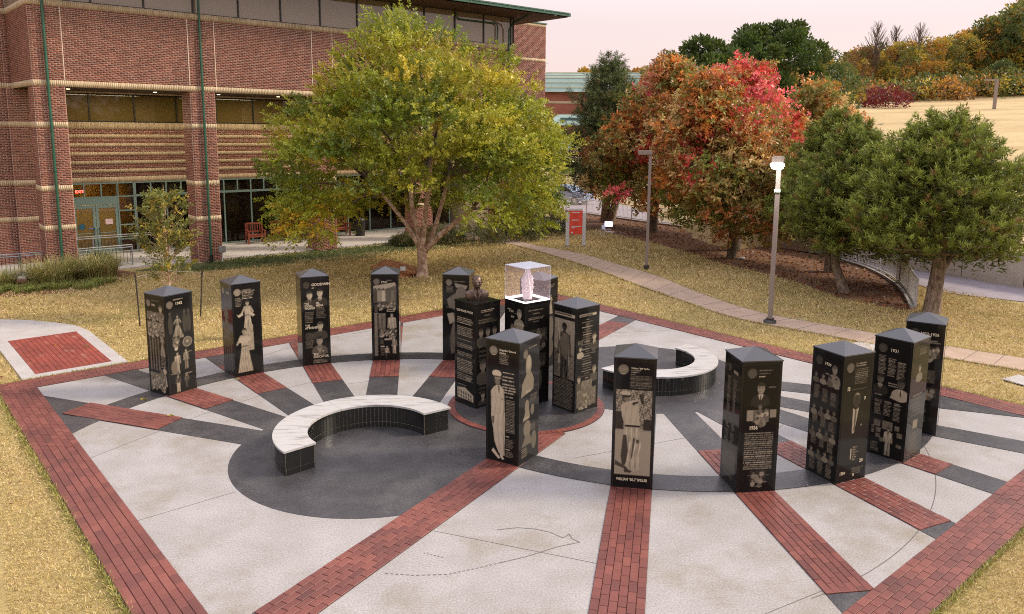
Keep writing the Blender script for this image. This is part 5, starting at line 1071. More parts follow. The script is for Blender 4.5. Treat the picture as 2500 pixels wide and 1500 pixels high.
# --- autumn oaks
OAK = dict(red=(.42, .05, .035), pink=(.62, .13, .13), orange=(.46, .18, .04), rust=(.30, .115, .035), green=(.15, .165, .03), olive=(.25, .205, .05), straw=(.48, .33, .13), brown=(.20, .10, .035))
def oak(loc, top, lowz, rad_, trunk_r, label, rs, colf, n_l=130, name='oak_tree', dens_=1.0, leaf=.20, shape=1.0, lean=(0, 0)):
    root = empty(name, (loc[0], loc[1], loc[2] if len(loc) > 2 else 0), label=label, cat='tree')
    h = top; mb = MB(); mb.tube([(0, 0, -.2), (0, 0, .1), (.03, 0, 1.2), (.05 + lean[0] * .5, 0, h * .45), (lean[0], lean[1], h * .85)], [trunk_r * 1.35, trunk_r * 1.05, trunk_r * .9, trunk_r * .55, .04], 10); mb.build('trunk', M['bark'], root)
    lob = []
    for i in range(n_l):
        t = rs.rand() ** .85; z = lowz + (h - lowz - .5) * t; R = rad_ * (np.interp(t, [0, .12, .35, .6, .8, 1], [.62, .92, 1.0, .8, .52, .13]) ** shape); a = rs.uniform(0, 2 * pi); f = rs.uniform(.6, 1.0) if rs.rand() < .8 else rs.uniform(.1, .6)
        lob.append((R * f * cos(a) + lean[0] * t, R * f * sin(a) + lean[1] * t, z, rs.uniform(.42, .82) * rad_ / 3.6, t))
    mb = MB()
    for q in lob[::4]:
        s = np.array([lean[0] * q[4] * .6, 0, max(.9, q[2] * .72)]); q3 = np.array(q[:3]); mb.tube([s, (s + q3) / 2 + rs.normal(0, .12, 3), q3], [trunk_r * .35, trunk_r * .2, .012], 6)
    mb.build('branch', M['bark'], root)
    Pp, Dd, Ll, Cc = [], [], [], []
    for lx, ly, lz, lr, t in lob:
        n = int(26 * dens_ * (lr / .75) ** 1.3) + 5; d = rnd_dirs(n, rs); p = np.array([lx, ly, lz]) + d * lr * rs.uniform(.4, 1, (n, 1)); ou = p * np.array([1, 1, 0]); ou /= np.linalg.norm(ou, axis=1, keepdims=True) + .01
        Pp.append(p); Dd.append(d * .8 + ou * .5 + np.array([0, 0, .35])); Ll.append(rs.uniform(.25, .42, n)); c = np.array(colf(lx, ly, lz, t, rs))[None]; Cc.append(c * (1 + rs.uniform(-.25, .25, (n, 1))) * (1 + rs.uniform(-.1, .1, (n, 3))))
    Pp, Dd, Ll, Cc = map(np.concatenate, (Pp, Dd, Ll, Cc)); k = rs.rand(len(Cc)) < .2; Cc[k] = pick([OAK['straw'], OAK['olive'], OAK['rust']], [1, 2, 1], k.sum(), rs)
    foliage('crown', [shoots(Pp, Dd, Ll, 8, leaf, .46, np.clip(Cc * 1.3, 0, 1), rs, .1, 1.0)], M['leaf'], root); return root
def cA(x, y, z, t, rs):
    w = [.15, .05, 1.3, 1.2, 2.0, 3.2, 2.2] if t < .55 else [.5, .4, 2.4, 1.3, .8, 1.6, 1.4]
    if t < .3: w = [.7, .1, .7, .8, 4.0, 3.0, .7]
    return pick([OAK[k] for k in ('red', 'pink', 'orange', 'rust', 'green', 'olive', 'straw')], w, 1, rs)[0]
def cB(x, y, z, t, rs): return pick([OAK[k] for k in ('red', 'pink', 'orange', 'olive', 'rust')], [2.6, 6, .6, .3, .5] if t > .48 else [.5, .1, 1.2, 4, 1.5], 1, rs)[0]
def cC(x, y, z, t, rs): return pick([OAK[k] for k in ('red', 'pink', 'orange', 'rust', 'green', 'olive', 'straw')], [.3, .5, 2.6, 1.6, 1.2, 1.8, 1.6] if t > .4 else [.5, .1, 1., 1.2, 2.2, 3.2, 1.5], 1, rs)[0]
def cD(x, y, z, t, rs): return pick([OAK[k] for k in ('orange', 'rust', 'green', 'olive', 'straw', 'pink')], [1.5, 1.5, 1.6, 3., 2., .5], 1, rs)[0]
rs = np.random.RandomState(5)
oak((9.29, 35.85), 8.4, 1.35, 3.5, .22, 'autumn oak with rust, olive and red leaves, its trunk left of the lit lamp post', rs, cA, 200, dens_=1.25, shape=1.1, lean=(-1.3, 0))
oak((10.05, 38.3), 9.3, 1.9, 3.1, .30, 'taller autumn oak with a crimson pink top behind the rust and olive oak', rs, cB, 140, shape=.8, dens_=1.1)
oak((7.03, 45.02), 9.8, 1.5, 3.9, .26, 'orange and brown autumn oak behind the plain lamp post, left of the red ones', rs, cC, 200, dens_=1.25, leaf=.22, lean=(1.0, 0))
oak((14.9, 42.5, .2), 8.3, 1.8, 3.4, .18, 'small olive and straw coloured oak beyond the road, right of the crimson one', rs, cD, 120, leaf=.2)

# --- pines with bottle-brush tufts
def pine_mesh(rs, H, R, low, nb, tufts, tone, nl=26, tuft=.26, flat=1.0, trunk=None):
    P, D = [], []; mb = MB()
    for i in range(nb):
        t = ((i + .5) / nb) ** .9; z = low + (H - low) * t; a = i * 2.4 + rs.uniform(-.4, .4); L_ = R * np.interp(t, [0, .15, .4, .7, 1], [.85, 1.0, .95, .6, .12]) * rs.uniform(.72, 1.08)
        el = .12 + .75 * t; o = np.array(trunk(z) if trunk else (0, 0, z)); dr = np.array([cos(a), sin(a), 0]); pts = [o, o + dr * L_ * .55 + np.array([0, 0, L_ * .1 * el]), o + dr * L_ + np.array([0, 0, L_ * .42 * el])]
        mb.tube(pts, [.055 * (1 - t * .6) * R / 2.2, .035 * (1 - t * .5), .008], 5)
        k = int(tufts / nb * (L_ / R) * 1.35) + 3
        for j in range(k):
            s = rs.uniform(.28, 1.04); p = (pts[0] * (1 - s) ** 2 + 2 * pts[1] * s * (1 - s) + pts[2] * s * s) if s < 1 else pts[2]
            side = rs.uniform(-1, 1) * L_ * .34 * (1.1 - abs(s - .6)); pr = np.array([-dr[1], dr[0], 0]); q = p + pr * side + np.array([0, 0, rs.uniform(-.16, .38) * R * .32 * flat]); P.append(q); D.append(dr * .55 + pr * side * .35 + np.array([0, 0, .75 + rs.uniform(-.3, .4)]))
    P, D = np.array(P), np.array(D); n = len(P); k = np.repeat(np.arange(n), nl); Dn, A, B = rot_basis(D)
    s = rs.uniform(0, 1, n * nl); ph = rs.uniform(0, 2 * pi, n * nl); base = P[k] + Dn[k] * (s * tuft * .9)[:, None]
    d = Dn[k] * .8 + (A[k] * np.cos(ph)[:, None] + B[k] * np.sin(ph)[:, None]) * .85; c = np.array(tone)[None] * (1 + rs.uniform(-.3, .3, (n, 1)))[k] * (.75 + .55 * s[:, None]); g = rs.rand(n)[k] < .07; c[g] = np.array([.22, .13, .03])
    pi_ = P * np.array([.82, .82, 1]) - np.array([0, 0, .12]); ii = rs.randint(0, n, n * 4); V0, F0, C0 = leaf_quads(pi_[ii] + rs.normal(0, .16, (n * 4, 3)), rnd_dirs(n * 4, rs) * np.array([1, 1, .5]), rs.uniform(.14, .3, n * 4), .05, np.array(tone)[None] * rs.uniform(.25, .6, (n * 4, 1)), rs)  # inner leaves in a darkened tone: crown shade painted in, also blocks sky
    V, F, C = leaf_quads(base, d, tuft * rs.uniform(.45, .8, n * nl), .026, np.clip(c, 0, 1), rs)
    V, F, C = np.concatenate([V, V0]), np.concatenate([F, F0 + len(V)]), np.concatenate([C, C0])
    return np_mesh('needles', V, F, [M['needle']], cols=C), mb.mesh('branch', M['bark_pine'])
def pine(loc, rz, meshes, trunk_pts, radii, label, sc=(1, 1, 1)):
    root = empty('pine_tree', loc, rz, label=label, cat='tree'); root.scale = sc
    MB().tube(trunk_pts, radii, 12).build('trunk', M['bark_pine'], root); link('needles', meshes[0], root); link('branch', meshes[1], root); return root
rs = np.random.RandomState(8)
pmA = pine_mesh(rs, 6.0, 3.2, 1.75, 74, 3600, (.19, .225, .030), nl=26, tuft=.27)
p1 = pine((13.21, 25.24, 0), .3, pmA, [(0, 0, -.2), (0, 0, .1), (.05, 0, .8), (.12, 0, 1.45), (.05, 0, 3), (0, 0, 6.1)], [.36, .28, .24, .22, .13, .03], 'big spreading pine with a thick scarred trunk beside the end of the white fence')
MB().tube([(.1, 0, 1.2), (.65, .1, 1.75), (1.5, .1, 1.95), (2.2, 0, 2.2)], [.14, .10, .07, .03], 8).build('low_limb', M['bark_pine'], p1)
pmB = pine_mesh(rs, 5.7, 2.6, 1.45, 64, 3000, (.185, .22, .032), nl=24, tuft=.26)
p2 = pine((11.5, 28.14, 0), 1.3, pmB, [(0, 0, -.2), (.05, .05, .1), (.2, .35, .9), (.3, .5, 2), (.2, .3, 5.4)], [.26, .2, .15, .12, .03], 'pine with a leaning bare trunk between the fence and the lit lamp post')
p3 = pine((12.6, 32.53, 0), 2.6, pmB, [(0, 0, -.2), (0, 0, .1), (.03, 0, 1.5), (0, 0, 3), (0, 0, 5.6)], [.3, .24, .19, .12, .03], 'tall mid green pine right behind the lit lamp post', (1.05, 1.05, 1.1))
p5 = pine((14.4, 29.8, 0), 5.0, pmB, [(0, 0, -.2), (0, 0, .1), (0, 0, 1.5), (0, 0, 3), (0, 0, 5.6)], [.24, .2, .16, .1, .03], 'pine half hidden between the leaning one and the thick trunked one', (.9, .9, .78))
pmC = pine_mesh(rs, 9.9, 3.5, 1.6, 90, 4300, (.085, .115, .024), nl=16, tuft=.36)
for me_ in (pmC[0],): pass
p6 = pine((4.8, 49.9, 0), .5, pmC, [(0, 0, -.2), (-.1, 0, .1), (0, 0, 1.5), (.1, 0, 4), (0, 0, 9.6)], [.36, .3, .24, .2, .03], 'dark tall pine with twin trunks behind the red sign')
MB().tube([(.1, -.3, -.1), (.5, -.4, 1.6), (1.0, -.2, 3.4)], [.3, .24, .12], 10).build('trunk', M['bark_pine'], p6)

# --- staked sapling
rs = np.random.RandomState(21)
sap = empty('young_tree', (-10.95, 23.35, 0), label='thin young staked tree with sparse yellow green leaves behind the leftmost pillar', cat='tree')
mb = MB(); mb.tube([(0, 0, -.05), (.01, 0, 1), (-.01, 0, 2), (0, 0, 3.2), (.0, 0, 4.0)], [.035, .03, .024, .014, .005], 7); mb.build('trunk', M['bark_elm'], sap)
P, D, Lg = [], [], []; mb = MB()
for i in range(95):
    z = rs.uniform(.95, 3.5); a = rs.uniform(0, 2 * pi); L_ = np.interp(z, [1.1, 1.9, 2.7, 3.4, 4], [.8, 1.05, .85, .45, .2]) * rs.uniform(.7, 1.1); e_ = np.array([L_ * cos(a) * .85, L_ * sin(a) * .85, z + L_ * .75]); o = np.array([0, 0, z])
    mb.tube([o, (o + e_) / 2 + [0, 0, -.05], e_], [.010, .007, .003], 4)
    for j in range(5): s = rs.uniform(.3, 1); P.append(o * (1 - s) + e_ * s); D.append((e_ - o) + rs.normal(0, .25, 3)); Lg.append(rs.uniform(.2, .4))
mb.build('branch', M['bark_elm'], sap); P, D, Lg = np.array(P), np.array(D), np.array(Lg)
foliage('crown', [shoots(P, D, Lg, 10, .10, .48, pick([(.24, .24, .05), (.15, .17, .04), (.42, .30, .04)], [3, 3, 1.4], len(P), rs), rs, .1)], M['leaf'], sap)
for (x, y, h_, tl), nm in (((-11.35, 22.25, 1.52, (-.04, 0)), 'dark steel stake left of the young tree'), ((-10.05, 23.34, 1.42, (.12, .02)), 'dark steel stake leaning right of the young tree')):
    mb = MB(); mb.tube([(x, y, -.1), (x + tl[0], y + tl[1], h_)], .021, 6); mb.box(x + tl[0] - .03, x + tl[0] + .03, y - .012, y + .012, h_ - .1, h_ - .07)
    o = mb.build('tree_stake', M['poledark'], label=nm, cat='stake', group='stakes of the young tree')
mb = MB(); mb.tube([(-11.39, 22.25, 1.42), (-10.98, 23.3, 1.40)], .007, 5); mb.tube([(-9.93, 23.36, 1.36), (-10.92, 23.36, 1.40)], .007, 5); mb.tube([(-11.05, 23.29, 1.40), (-10.86, 23.40, 1.41)], .02, 6); mb.build('tie_wire', M['walk2'], label='pale tie wire strung from the stakes to the young trunk', cat='wire')

# --- hillside woods and other far trees
def far_tree_mesh(rs, H, R, cols, w, n=5200, leaf=.34, low=.12):
    P, C, D = [], [], []
    for i in range(46):
        t = rs.rand(); z = H * (low + (1 - low) * t) * .95; rr = R * np.interp(t, [0, .3, .7, 1], [.75, 1, .75, .2]); a = rs.uniform(0, 2 * pi); f = rs.uniform(.55, 1); c = np.array([rr * f * cos(a), rr * f * sin(a), z]); lr = rs.uniform(.16, .27) * R * 1.1
        k = n // 46; d = rnd_dirs(k, rs); P.append(c + d * lr * rs.uniform(.5, 1, (k, 1))); D.append(d + [0, 0, .4]); C.append(np.repeat(pick(cols, w, 1, rs, .15), k, 0) * (1 + rs.uniform(-.25, .25, (k, 1))))
    P, D, C = map(np.concatenate, (P, D, C)); return leaf_quads(P, D, leaf * rs.uniform(.6, 1.3, len(P)), leaf * .6, np.clip(C, 0, 1), rs)
G1, G2, Y1, O1, BR1 = (.065, .10, .022), (.15, .165, .035), (.42, .30, .035), (.46, .23, .035), (.24, .13, .045)
rs = np.random.RandomState(33); FT = {}
for nm, cols, w in (('dark', (G1, G2), (4, 1)), ('green', (G2, G1, Y1), (3, 2, 1.2)), ('gold', (Y1, O1, G2), (3, 2.4, 1.6)), ('brown', (BR1, O1, G2, Y1), (3, 1.5, 1.5, .5))):
    v, f, c = far_tree_mesh(rs, 10, 4.2, cols, w); FT[nm] = np_mesh('crown', v, f, [M['leaf']], cols=c)
v, f, c = far_tree_mesh(rs, 10, 4.6, ((.065, .10, .022), (.09, .13, .028)), (3, 2), 15000, .36); FT['darkbig'] = np_mesh('crown', v, f, [M['leaf']], cols=c)
ftr = MB().tube([(0, 0, -1), (0, 0, 2), (.2, 0, 6)], [.26, .2, .06], 7).mesh('trunk', M['bark'])
def far_tree(kind, px, y, topz, label, group=None, wid=1.0):
    x = px * y; g_ = float(hillz(np.array(x), np.array(y))); h_ = max(topz - g_, 3.); r = empty('hillside_tree', (x, y, g_), rs.uniform(0, 6), label=label, cat='tree', group=group); s = h_ / 10
    r.scale = (s * wid, s * wid, s); link('crown', FT[kind], r); link('trunk', ftr, r); return r
def px(u): return (u * 1.0109 - 1295.6) / 1917.4
def zt(v, y): return 5.754 + (316.5 - v * 1.0109) / 1917.4 * y * 1.0
for kind, u, v, y, lab, wd in (('darkbig', 1690, 98, 84, 'dark green broad tree on the skyline above the orange oak', 1.15), ('darkbig', 1800, 68, 88, 'dark green tree on the skyline left of the tallest one', 1.0), ('darkbig', 1880, 58, 90, 'tallest dark green skyline tree above the crimson oak', 1.0), ('dark', 1950, 118, 92, 'dark rounded tree on the slope right of the tallest skyline tree', 1.2), ('green', 2010, 150, 98, 'mid green tree low on the slope left of the dry meadow', 1.3),
                               ('brown', 1600, 128, 100, 'thin brownish green tree on the skyline above the dark pine', 1.0), ('gold', 1645, 185, 92, 'golden green tree low behind the dark pine', 1.2), ('green', 1560, 165, 104, 'small green tree on the skyline right of the green roof', 1.1), ('gold', 2150, 98, 128, 'golden tree at the left front of the hillside wood', 1.3), ('gold', 2225, 88, 130, 'broad golden tree in the middle of the hillside wood', 1.4), ('gold', 2290, 78, 133, 'golden tree right of the middle of the hillside wood', 1.2),
                               ('green', 2350, 45, 136, 'green and gold tree on the shoulder of the hillside wood', 1.2), ('green', 2420, 18, 138, 'tall green tree near the right end of the hillside wood', 1.2), ('green', 2470, -25, 132, 'tallest green tree at the right end of the hillside wood', 1.1), ('brown', 2060, 112, 130, 'brown autumn tree at the left end of the hillside wood', 1.2), ('dark', 2385, 140, 122, 'dark green tree at the foot of the hillside wood', 1.3), ('brown', 1980, 190, 84, 'brownish tree just above the small olive oak', 1.1), ('dark', 1470, 168, 110, 'dark bushy tree right behind the distant green roof', 1.3)):
    far_tree(kind, px(u), y, zt(v, y), lab, wid=wd)
parts = []
for i in range(130):
    u = rs.uniform(1400, 2640); y = rs.uniform(134, 172); v = np.interp(u, [1400, 1600, 1990, 2060, 2200, 2340, 2480, 2640], [190, 180, 140, 105, 100, 55, -20, -60]) + rs.uniform(0, 26); x = px(u) * y; g_ = float(hillz(np.array(x), np.array(y))); h_ = max(zt(v, y) - g_, 4)
    cl = [(G1, G2), (G2, Y1), (Y1, O1), (BR1, O1)][rs.choice(4, p=[.25, .3, .2, .25])]; a_v, f_, c_ = far_tree_mesh(rs, h_, h_ * .42, cl, (1, 1), 650, .75); parts.append((a_v + np.array([x, y, g_]), f_, c_))
for i in range(110):    # scrub along the foot of the wood
    u = rs.uniform(2040, 2620); y = rs.uniform(116, 128); x = px(u) * y; g_ = float(hillz(np.array(x), np.array(y))); h_ = rs.uniform(1.5, 4); cl = [(G1, G2), (G2, Y1), (BR1, O1)][rs.choice(3)]
    a_v, f_, c_ = far_tree_mesh(rs, h_, h_ * .8, cl, (1, 1), 230, .5); parts.append((a_v + np.array([x, y, g_ - .4]), f_, c_))
foliage('hillside_woodland', parts, M['leaf'], kind='stuff', label='mass of autumn woodland covering the hill behind the meadow', cat='woodland')
far_tree_red = empty('red_shrub', (0, 0, 0), label='low dark red shrub at the left edge of the dry meadow', cat='shrub'); x = px(2120) * 108; far_tree_red.location = (x, 108, float(hillz(np.array(x), np.array(108.))))
v, f, c = far_tree_mesh(rs, 2.6, 3.6, ((.20, .018, .02), (.13, .02, .018)), (1, 1), 2600, .3, 0); foliage('leaves', [(v, f, c)], M['leaf'], far_tree_red); MB().tube([(0, 0, -.3), (0, 0, 1)], [.12, .05], 6).build('stem', M['bark'], far_tree_red)
def bare(u, v, y, lab):
    x = px(u) * y; g_ = float(hillz(np.array(x), np.array(y))); h_ = zt(v, y) - g_; root = empty('bare_tree', (x, y, g_), label=lab, cat='tree'); mb = MB(); mb.tube([(0, 0, 0), (.2, 0, h_ * .5), (.1, 0, h_ * .97)], [.2, .13, .03], 6); mb.build('trunk', M['bark'], root); mb = MB()
    for i in range(80):
        z = h_ * rs.uniform(.35, .92); a = rs.uniform(0, 6.3); L_ = (h_ - z) * .55 + .6; o = np.array([.15, 0, z]); e_ = o + np.array([cos(a) * L_ * .5, sin(a) * L_ * .5, L_ * .9]); mb.tube([o, (o + e_) / 2 + rs.normal(0, .15, 3), e_], [.05, .035, .015], 4)
    mb.build('branch', M['bark'], root)
bare(2085, 52, 128, 'leftmost bare tall tree standing out of the hillside wood'); bare(2130, 62, 130, 'middle bare tall tree standing out of the hillside wood'); bare(2185, 52, 130, 'rightmost bare tall tree standing out of the hillside wood')

# --- tall ornamental grass, border plants, shrubs
def grass_clump(n, R, h_, cols, w, rs, wd=.022):
    P, D, L_ = [], [], []
    a = rs.uniform(0, 2 * pi, n); r = R * np.sqrt(rs.rand(n)); base = np.stack([r * np.cos(a), r * np.sin(a), 0 * a], 1); aa = a + rs.normal(0, .7, n); lean = rs.uniform(.3, 1.05, n); H = h_ * rs.uniform(.6, 1.1, n)
    d = np.stack([np.cos(aa), np.sin(aa), 0 * a], 1); s = np.stack([-np.sin(aa), np.cos(aa), 0 * a], 1) * wd / 2; V = []
    for t in (0, .4, .75, 1.0):
        p = base + d * (lean * H * t ** 2)[:, None] + np.array([0, 0, 1.])[None] * (H * (t - .38 * lean * t ** 3 * 1.3))[:, None]; k = 1 - t * .75; V += [p - s * k, p + s * k]
    V = np.stack(V, 1).reshape(-1, 3); F = np.concatenate([(np.array([0, 1, 3, 2]) + 2 * i)[None] for i in range(3)]); F = (F[None] + 8 * np.arange(n)[:, None, None]).reshape(-1, 4); return V, F, np.repeat(pick(cols, w, n, rs), 8, 0)
rs = np.random.RandomState(44); TG = [(.36, .32, .10), (.22, .25, .06), (.52, .42, .19)]
for i, (x, y, R, h_, n, lab) in enumerate(((-17.55, 28.3, .75, 1.15, 900, 'tall arching ornamental grass clump left of the pair in front of the railing'), (-16.6, 29.4, .75, 1.2, 950, 'tall arching ornamental grass clump in front of the glass doors'), (-18.9, 27.4, .5, .8, 700, 'lower ornamental grass clump at the far left'))):
    foliage('ornamental_grass', [grass_clump(n, R, h_, TG, (2, 2, 1.2), rs)], M['blade'], label=lab, cat='ornamental grass', loc=(x, y, 0))
parts = []
for i in range(70):
    x, y = (-19.3 + rs.rand() * 3.9, 0); y = 26.0 + (x + 18) * .55 + rs.rand() * 1.3; v, f, c = grass_clump(40, .12, .28, [(.17, .22, .045), (.26, .27, .06)], (1, 1), rs, .02); parts.append((v + np.array([x, y, 0]), f, c))
foliage('border_plants', parts, M['blade'], kind='stuff', label='strip of low strappy green plants along the mulch bed', cat='ground cover')
def mound(loc, R, h_, n, lab, cols, w, nm='border_shrub'):
    d = rnd_dirs(n, rs); d[:, 2] = np.abs(d[:, 2]); P = d * np.array([R, R * .8, h_]) * rs.uniform(.55, 1, (n, 1)); root = empty(nm, loc, label=lab, cat='shrub'); foliage('leaves', [shoots(P, d + [0, 0, .5], rs.uniform(.15, .3, n), 8, .13, .18, pick(cols, w, n, rs), rs)], M['leaf'], root); MB().tube([(0, 0, -.05), (0, 0, h_ * .5)], [.05, .02], 6).build('stem', M['bark'], root)
sh = [(.055, .075, .022), (.13, .115, .035), (.20, .14, .05)]
for i, (x, y, R, h_, lab) in enumerate(((-4.9, 40.2, 1.5, .75, 'low green shrub left of the elm trunk beside the patio'), (-2.9, 39.6, 1.7, .9, 'dark spiky shrub directly behind the elm stems'), (-.9, 41.2, 1.6, 1.0, 'dark shrub between the elm and the start of the footpath'), (.9, 44.0, 1.8, 1.1, 'dark shrub behind the footpath left of the red sign'), (-6.2, 38.9, .8, .4, 'clump of strappy leaves at the patio corner'))): mound((x, y, 0), R, h_, 900, lab, sh, (3, 2, 1.2))
mound((-17.6, 31.6, 0), .6, .45, 260, 'small green bush by the railing', sh, (3, 1, .3))

# tree belt added out of view behind the camera to darken the granite's reflections
parts = []; rs = np.random.RandomState(91)
for i in range(46):
    a = rad(150 + 240 * i / 45.); R_ = rs.uniform(46, 60); x, y = R_ * cos(a) + 2, R_ * sin(a) + 8; h_ = rs.uniform(11, 17)
    if y > 4 and abs(x) < y * .75: continue
    a_v, f_, c_ = far_tree_mesh(rs, h_, h_ * .45, [(G1, G2), (G2, BR1)][i % 2], (1, 1), 1400, .9, 0); parts.append((a_v + np.array([x, y, 0]), f_, c_))
foliage('reflection_tree_belt', parts, M['leaf'], kind='stuff', label='unseen belt of trees added behind the camera to darken reflections', cat='woodland')
# ------------------------------------------------------------------ lamp posts, sign, lights
def lamp(loc, h, rz, label, lit=False, band=False, w=.07, arm=.42, z0=0):
    root = empty('lamp_post', loc, rz, label=label, cat='lamp post'); MB().box(-w, w, -w, w, z0, h + .02).build('pole', M['pole'], root)
    mb = MB(); mb.lathe([(.2, -.05), (.19, .07), (.12, .10), (0, .1)], 14) if w > .06 else None; mb.box(-.11, .11, -.11, .11, 0, .14); mb.build('base_plate', M['poledark'], root)
    mb = MB(); mb.box(-w - arm, w, -.13, .13, h - .06, h + .1); mb.build('lamp_head', M['pole'], root)
    if lit:
        mb = MB(); blob(mb, [(h - .27, -w - .36, 0, .12, .08), (h - .24, -w - .36, 0, .24, .16), (h - .15, -w - .36, 0, .31, .20), (h - .09, -w - .36, 0, .27, .18), (h - .062, -w - .36, 0, .18, .12)], 24); mb.build('lit_lens', M['lampglow'], root)  # lens swollen to a wide oval, the lamp's glare put into its shape
    else: MB().box(-w - arm + .03, -w - .06, -.1, .1, h - .075, h - .06).build('lens', M['white'], root)
    if band: MB().box(-w - .12, w + .01, -w - .012, w + .012, h - .95, h - .87).build('band', mat('mint_tape', (.55, .75, .62), .5), root)
    return root
lamp((7.34, 23.42, 0), 4.95, 1.15, 'grey square lamp post with its lamp lit, beside the footpath', True, True, .065, .62)
lamp((4.91, 32.75, 0), 4.85, -.15, 'unlit brown grey lamp post in front of the orange oak', False, False, .06, .45)
zz = float(hillz(57.8, 100)); lamp((57.8, 100, zz), 12.5 - zz, -.1, 'far unlit lamp post standing in the dry meadow', False, False, .16, 1.3)
hd = Vector((7.34, 23.42, 0)) + Matrix.Rotation(1.15, 3, 'Z') @ Vector((-.9, 0, 0)); pd = bpy.data.lights.new('lamp_light', 'POINT'); pd.energy = 30; pd.color = (1, .96, .9); pd.shadow_soft_size = .15
po = bpy.data.objects.new('lamp_light', pd); COL.objects.link(po); po.location = (hd.x, hd.y, 4.45)

sg = empty('information_sign', (2.24, 39.07, 0), rad(8), label='red information sign with white lettering between two white posts beside the footpath', cat='sign')
for sx in (-.42, .42): MB().box(sx - .085, sx + .085, -.06, .06, .06, 1.68).build('post', M['white'], sg); MB().box(sx - .11, sx + .11, -.09, .09, -.05, .06).build('footing', M['walk2'], sg)
bd = MB().box(-.335, .335, -.03, .03, .58, 1.78).build('panel', M['signred'], sg); MB().box(-.335, .335, -.031, .031, 1.78, 1.88).build('header_strip', M['white'], sg)
mb = MB()
for z, w_ in ((1.68, .42), (1.30, .38), (.985, .50), (.92, .18)): mb.box(-.22, -.22 + w_, -.034, -.0302, z - .022, z + .022)
mb.box(-.24, -.14, -.034, -.0302, .63, .71); mb.build('heading_line', M['white'], bd)
mb = MB()
for z in (1.6, 1.55, 1.5, 1.44, 1.22, 1.15, 1.1, 1.05, .84, .78): mb.box(-.14, .12, -.033, -.0302, z - .004, z + .004)
for z in (1.68, 1.3, .985): mb.box(-.30, -.26, -.033, -.0302, z - .02, z + .02)
mb.build('text_line', mat('dark_red_print', (.30, .02, .015), .6), bd)

fl_ = empty('floodlight', (4.35, 45.5, 0), -.3, label='small ground floodlight glowing blue white at the foot of the dark pine', cat='floodlight')
MB().box(-.35, .35, -.12, .12, 0, .05).build('base', M['pole'], fl_); MB().box(-.22, -.02, -.06, .06, .05, .28).build('bracket', M['white'], fl_)
mb = MB(); mb.box(-.05, .42, -.05, .12, .22, .52); mb.build('housing', M['white'], fl_); MB().box(.0, .40, -.062, -.052, .25, .49).build('lit_lens', M['floodglow'], fl_)
fd = bpy.data.lights.new('flood_light', 'POINT'); fd.energy = 4; fd.color = (.6, .66, 1); fd.shadow_soft_size = .1; fo = bpy.data.objects.new('flood_light', fd); COL.objects.link(fo); fo.location = (4.45, 45.2, .45)

# ------------------------------------------------------------------ white fence
fp = dens(FENCE, 8)
fc = empty('picket_fence', (0, 0, 0), label='long curving white picket railing between the pine bed and the road', cat='fence')
cum = [0]
for a, b in zip(fp[:-1], fp[1:]): cum.append(cum[-1] + float(np.hypot(*(b - a))))
fp = np.array(fp); Ltot = cum[-1]; at = lambda s: np.array([np.interp(s, cum, fp[:, 0]), np.interp(s, cum, fp[:, 1])])
pk = MB().box(-.008, .008, -.009, .009, .10, .93).mesh('picket', M['fence']); ps = MB().box(-.03, .03, -.03, .03, -.1, 1.0).mesh('post', M['fence'])
n_ = 290
for i in range(n_):
    s = Ltot * (i + .5) / n_; p = at(s); d = at(min(s + .05, Ltot)) - at(max(s - .05, 0)); link('picket', pk, fc, (p[0], p[1], 0), math.atan2(d[1], d[0]))
for i in range(17): s = Ltot * i / 16; p = at(s); link('post', ps, fc, (p[0], p[1], 0), 0)
for z, nm in ((.96, 'top_rail'), (.11, 'bottom_rail')):
    mb = MB(); mb.tube([(q[0], q[1], z) for q in fp], .026, 6); mb.build(nm, M['fence'], fc)
kb = MB(); strip_pts = [tuple(q + np.array([-.12, -.08])) for q in fp]
for a, b in zip(strip_pts[:-1], strip_pts[1:]):
    a, b = np.array(a), np.array(b); d = (b - a) / np.hypot(*(b - a)); n = np.array([-d[1], d[0]]) * .09; kb.prism([tuple(a - n), tuple(b - n), tuple(b + n), tuple(a + n)], -.1, .07)
kb.build('fence_kerb', M['walk2'], kind='structure')

# ------------------------------------------------------------------ mulch bed and litter
mulch_poly = [(1.5, 49.5), (4.5, 44.6), (7.3, 38.5), (8.3, 34.9), (10.3, 30.6), (11.0, 27.2), (12.4, 25.4), (13.0, 25.75)] + [tuple(q) for q in fp[::-1][2:]]
def n_mulch(t, b):
    a = noise(t, 1.4, 5, .6); d = noise(t, 22, 4, .75); c = ramp(t, a.outputs[0], [(.35, (.10, .045, .024)), (.6, (.17, .085, .042))]); c = mixc(t, ramp(t, d.outputs[0], [(.48, (0, 0, 0)), (.62, (1, 1, 1))]), c, (.26, .13, .07)); t.links.new(c, b.inputs['Base Color']); bump(t, b, d.outputs[0], .8, .03)
M['mulch'] = mat('leaf_covered_mulch', rough=.95, nodes=n_mulch)
MB().prism(mulch_poly, -.06, -.022, 0, False).build('mulch_bed', M['mulch'], kind='structure')
MB().prism([(-19.9, 29.0), (-20.2, 26.0), (-18.6, 25.4), (-16.2, 26.6), (-15.6, 28.2), (-15.6, 30.6), (-17.2, 31.4)], -.06, -.024, 0, False).build('mulch_border', M['mulch'], kind='structure')
def in_poly(x, y, P):
    m = np.zeros(x.shape, bool); n = len(P)
    for i in range(n):
        (x0, y0), (x1, y1) = P[i], P[(i + 1) % n]
        if y0 == y1: continue
        m ^= ((y0 > y) != (y1 > y)) & (x < (x1 - x0) * (y - y0) / (y1 - y0) + x0)
    return m
path_poly = [tuple(p) for p in PATH[0]] + [tuple(p) for p in PATH[1][::-1]]
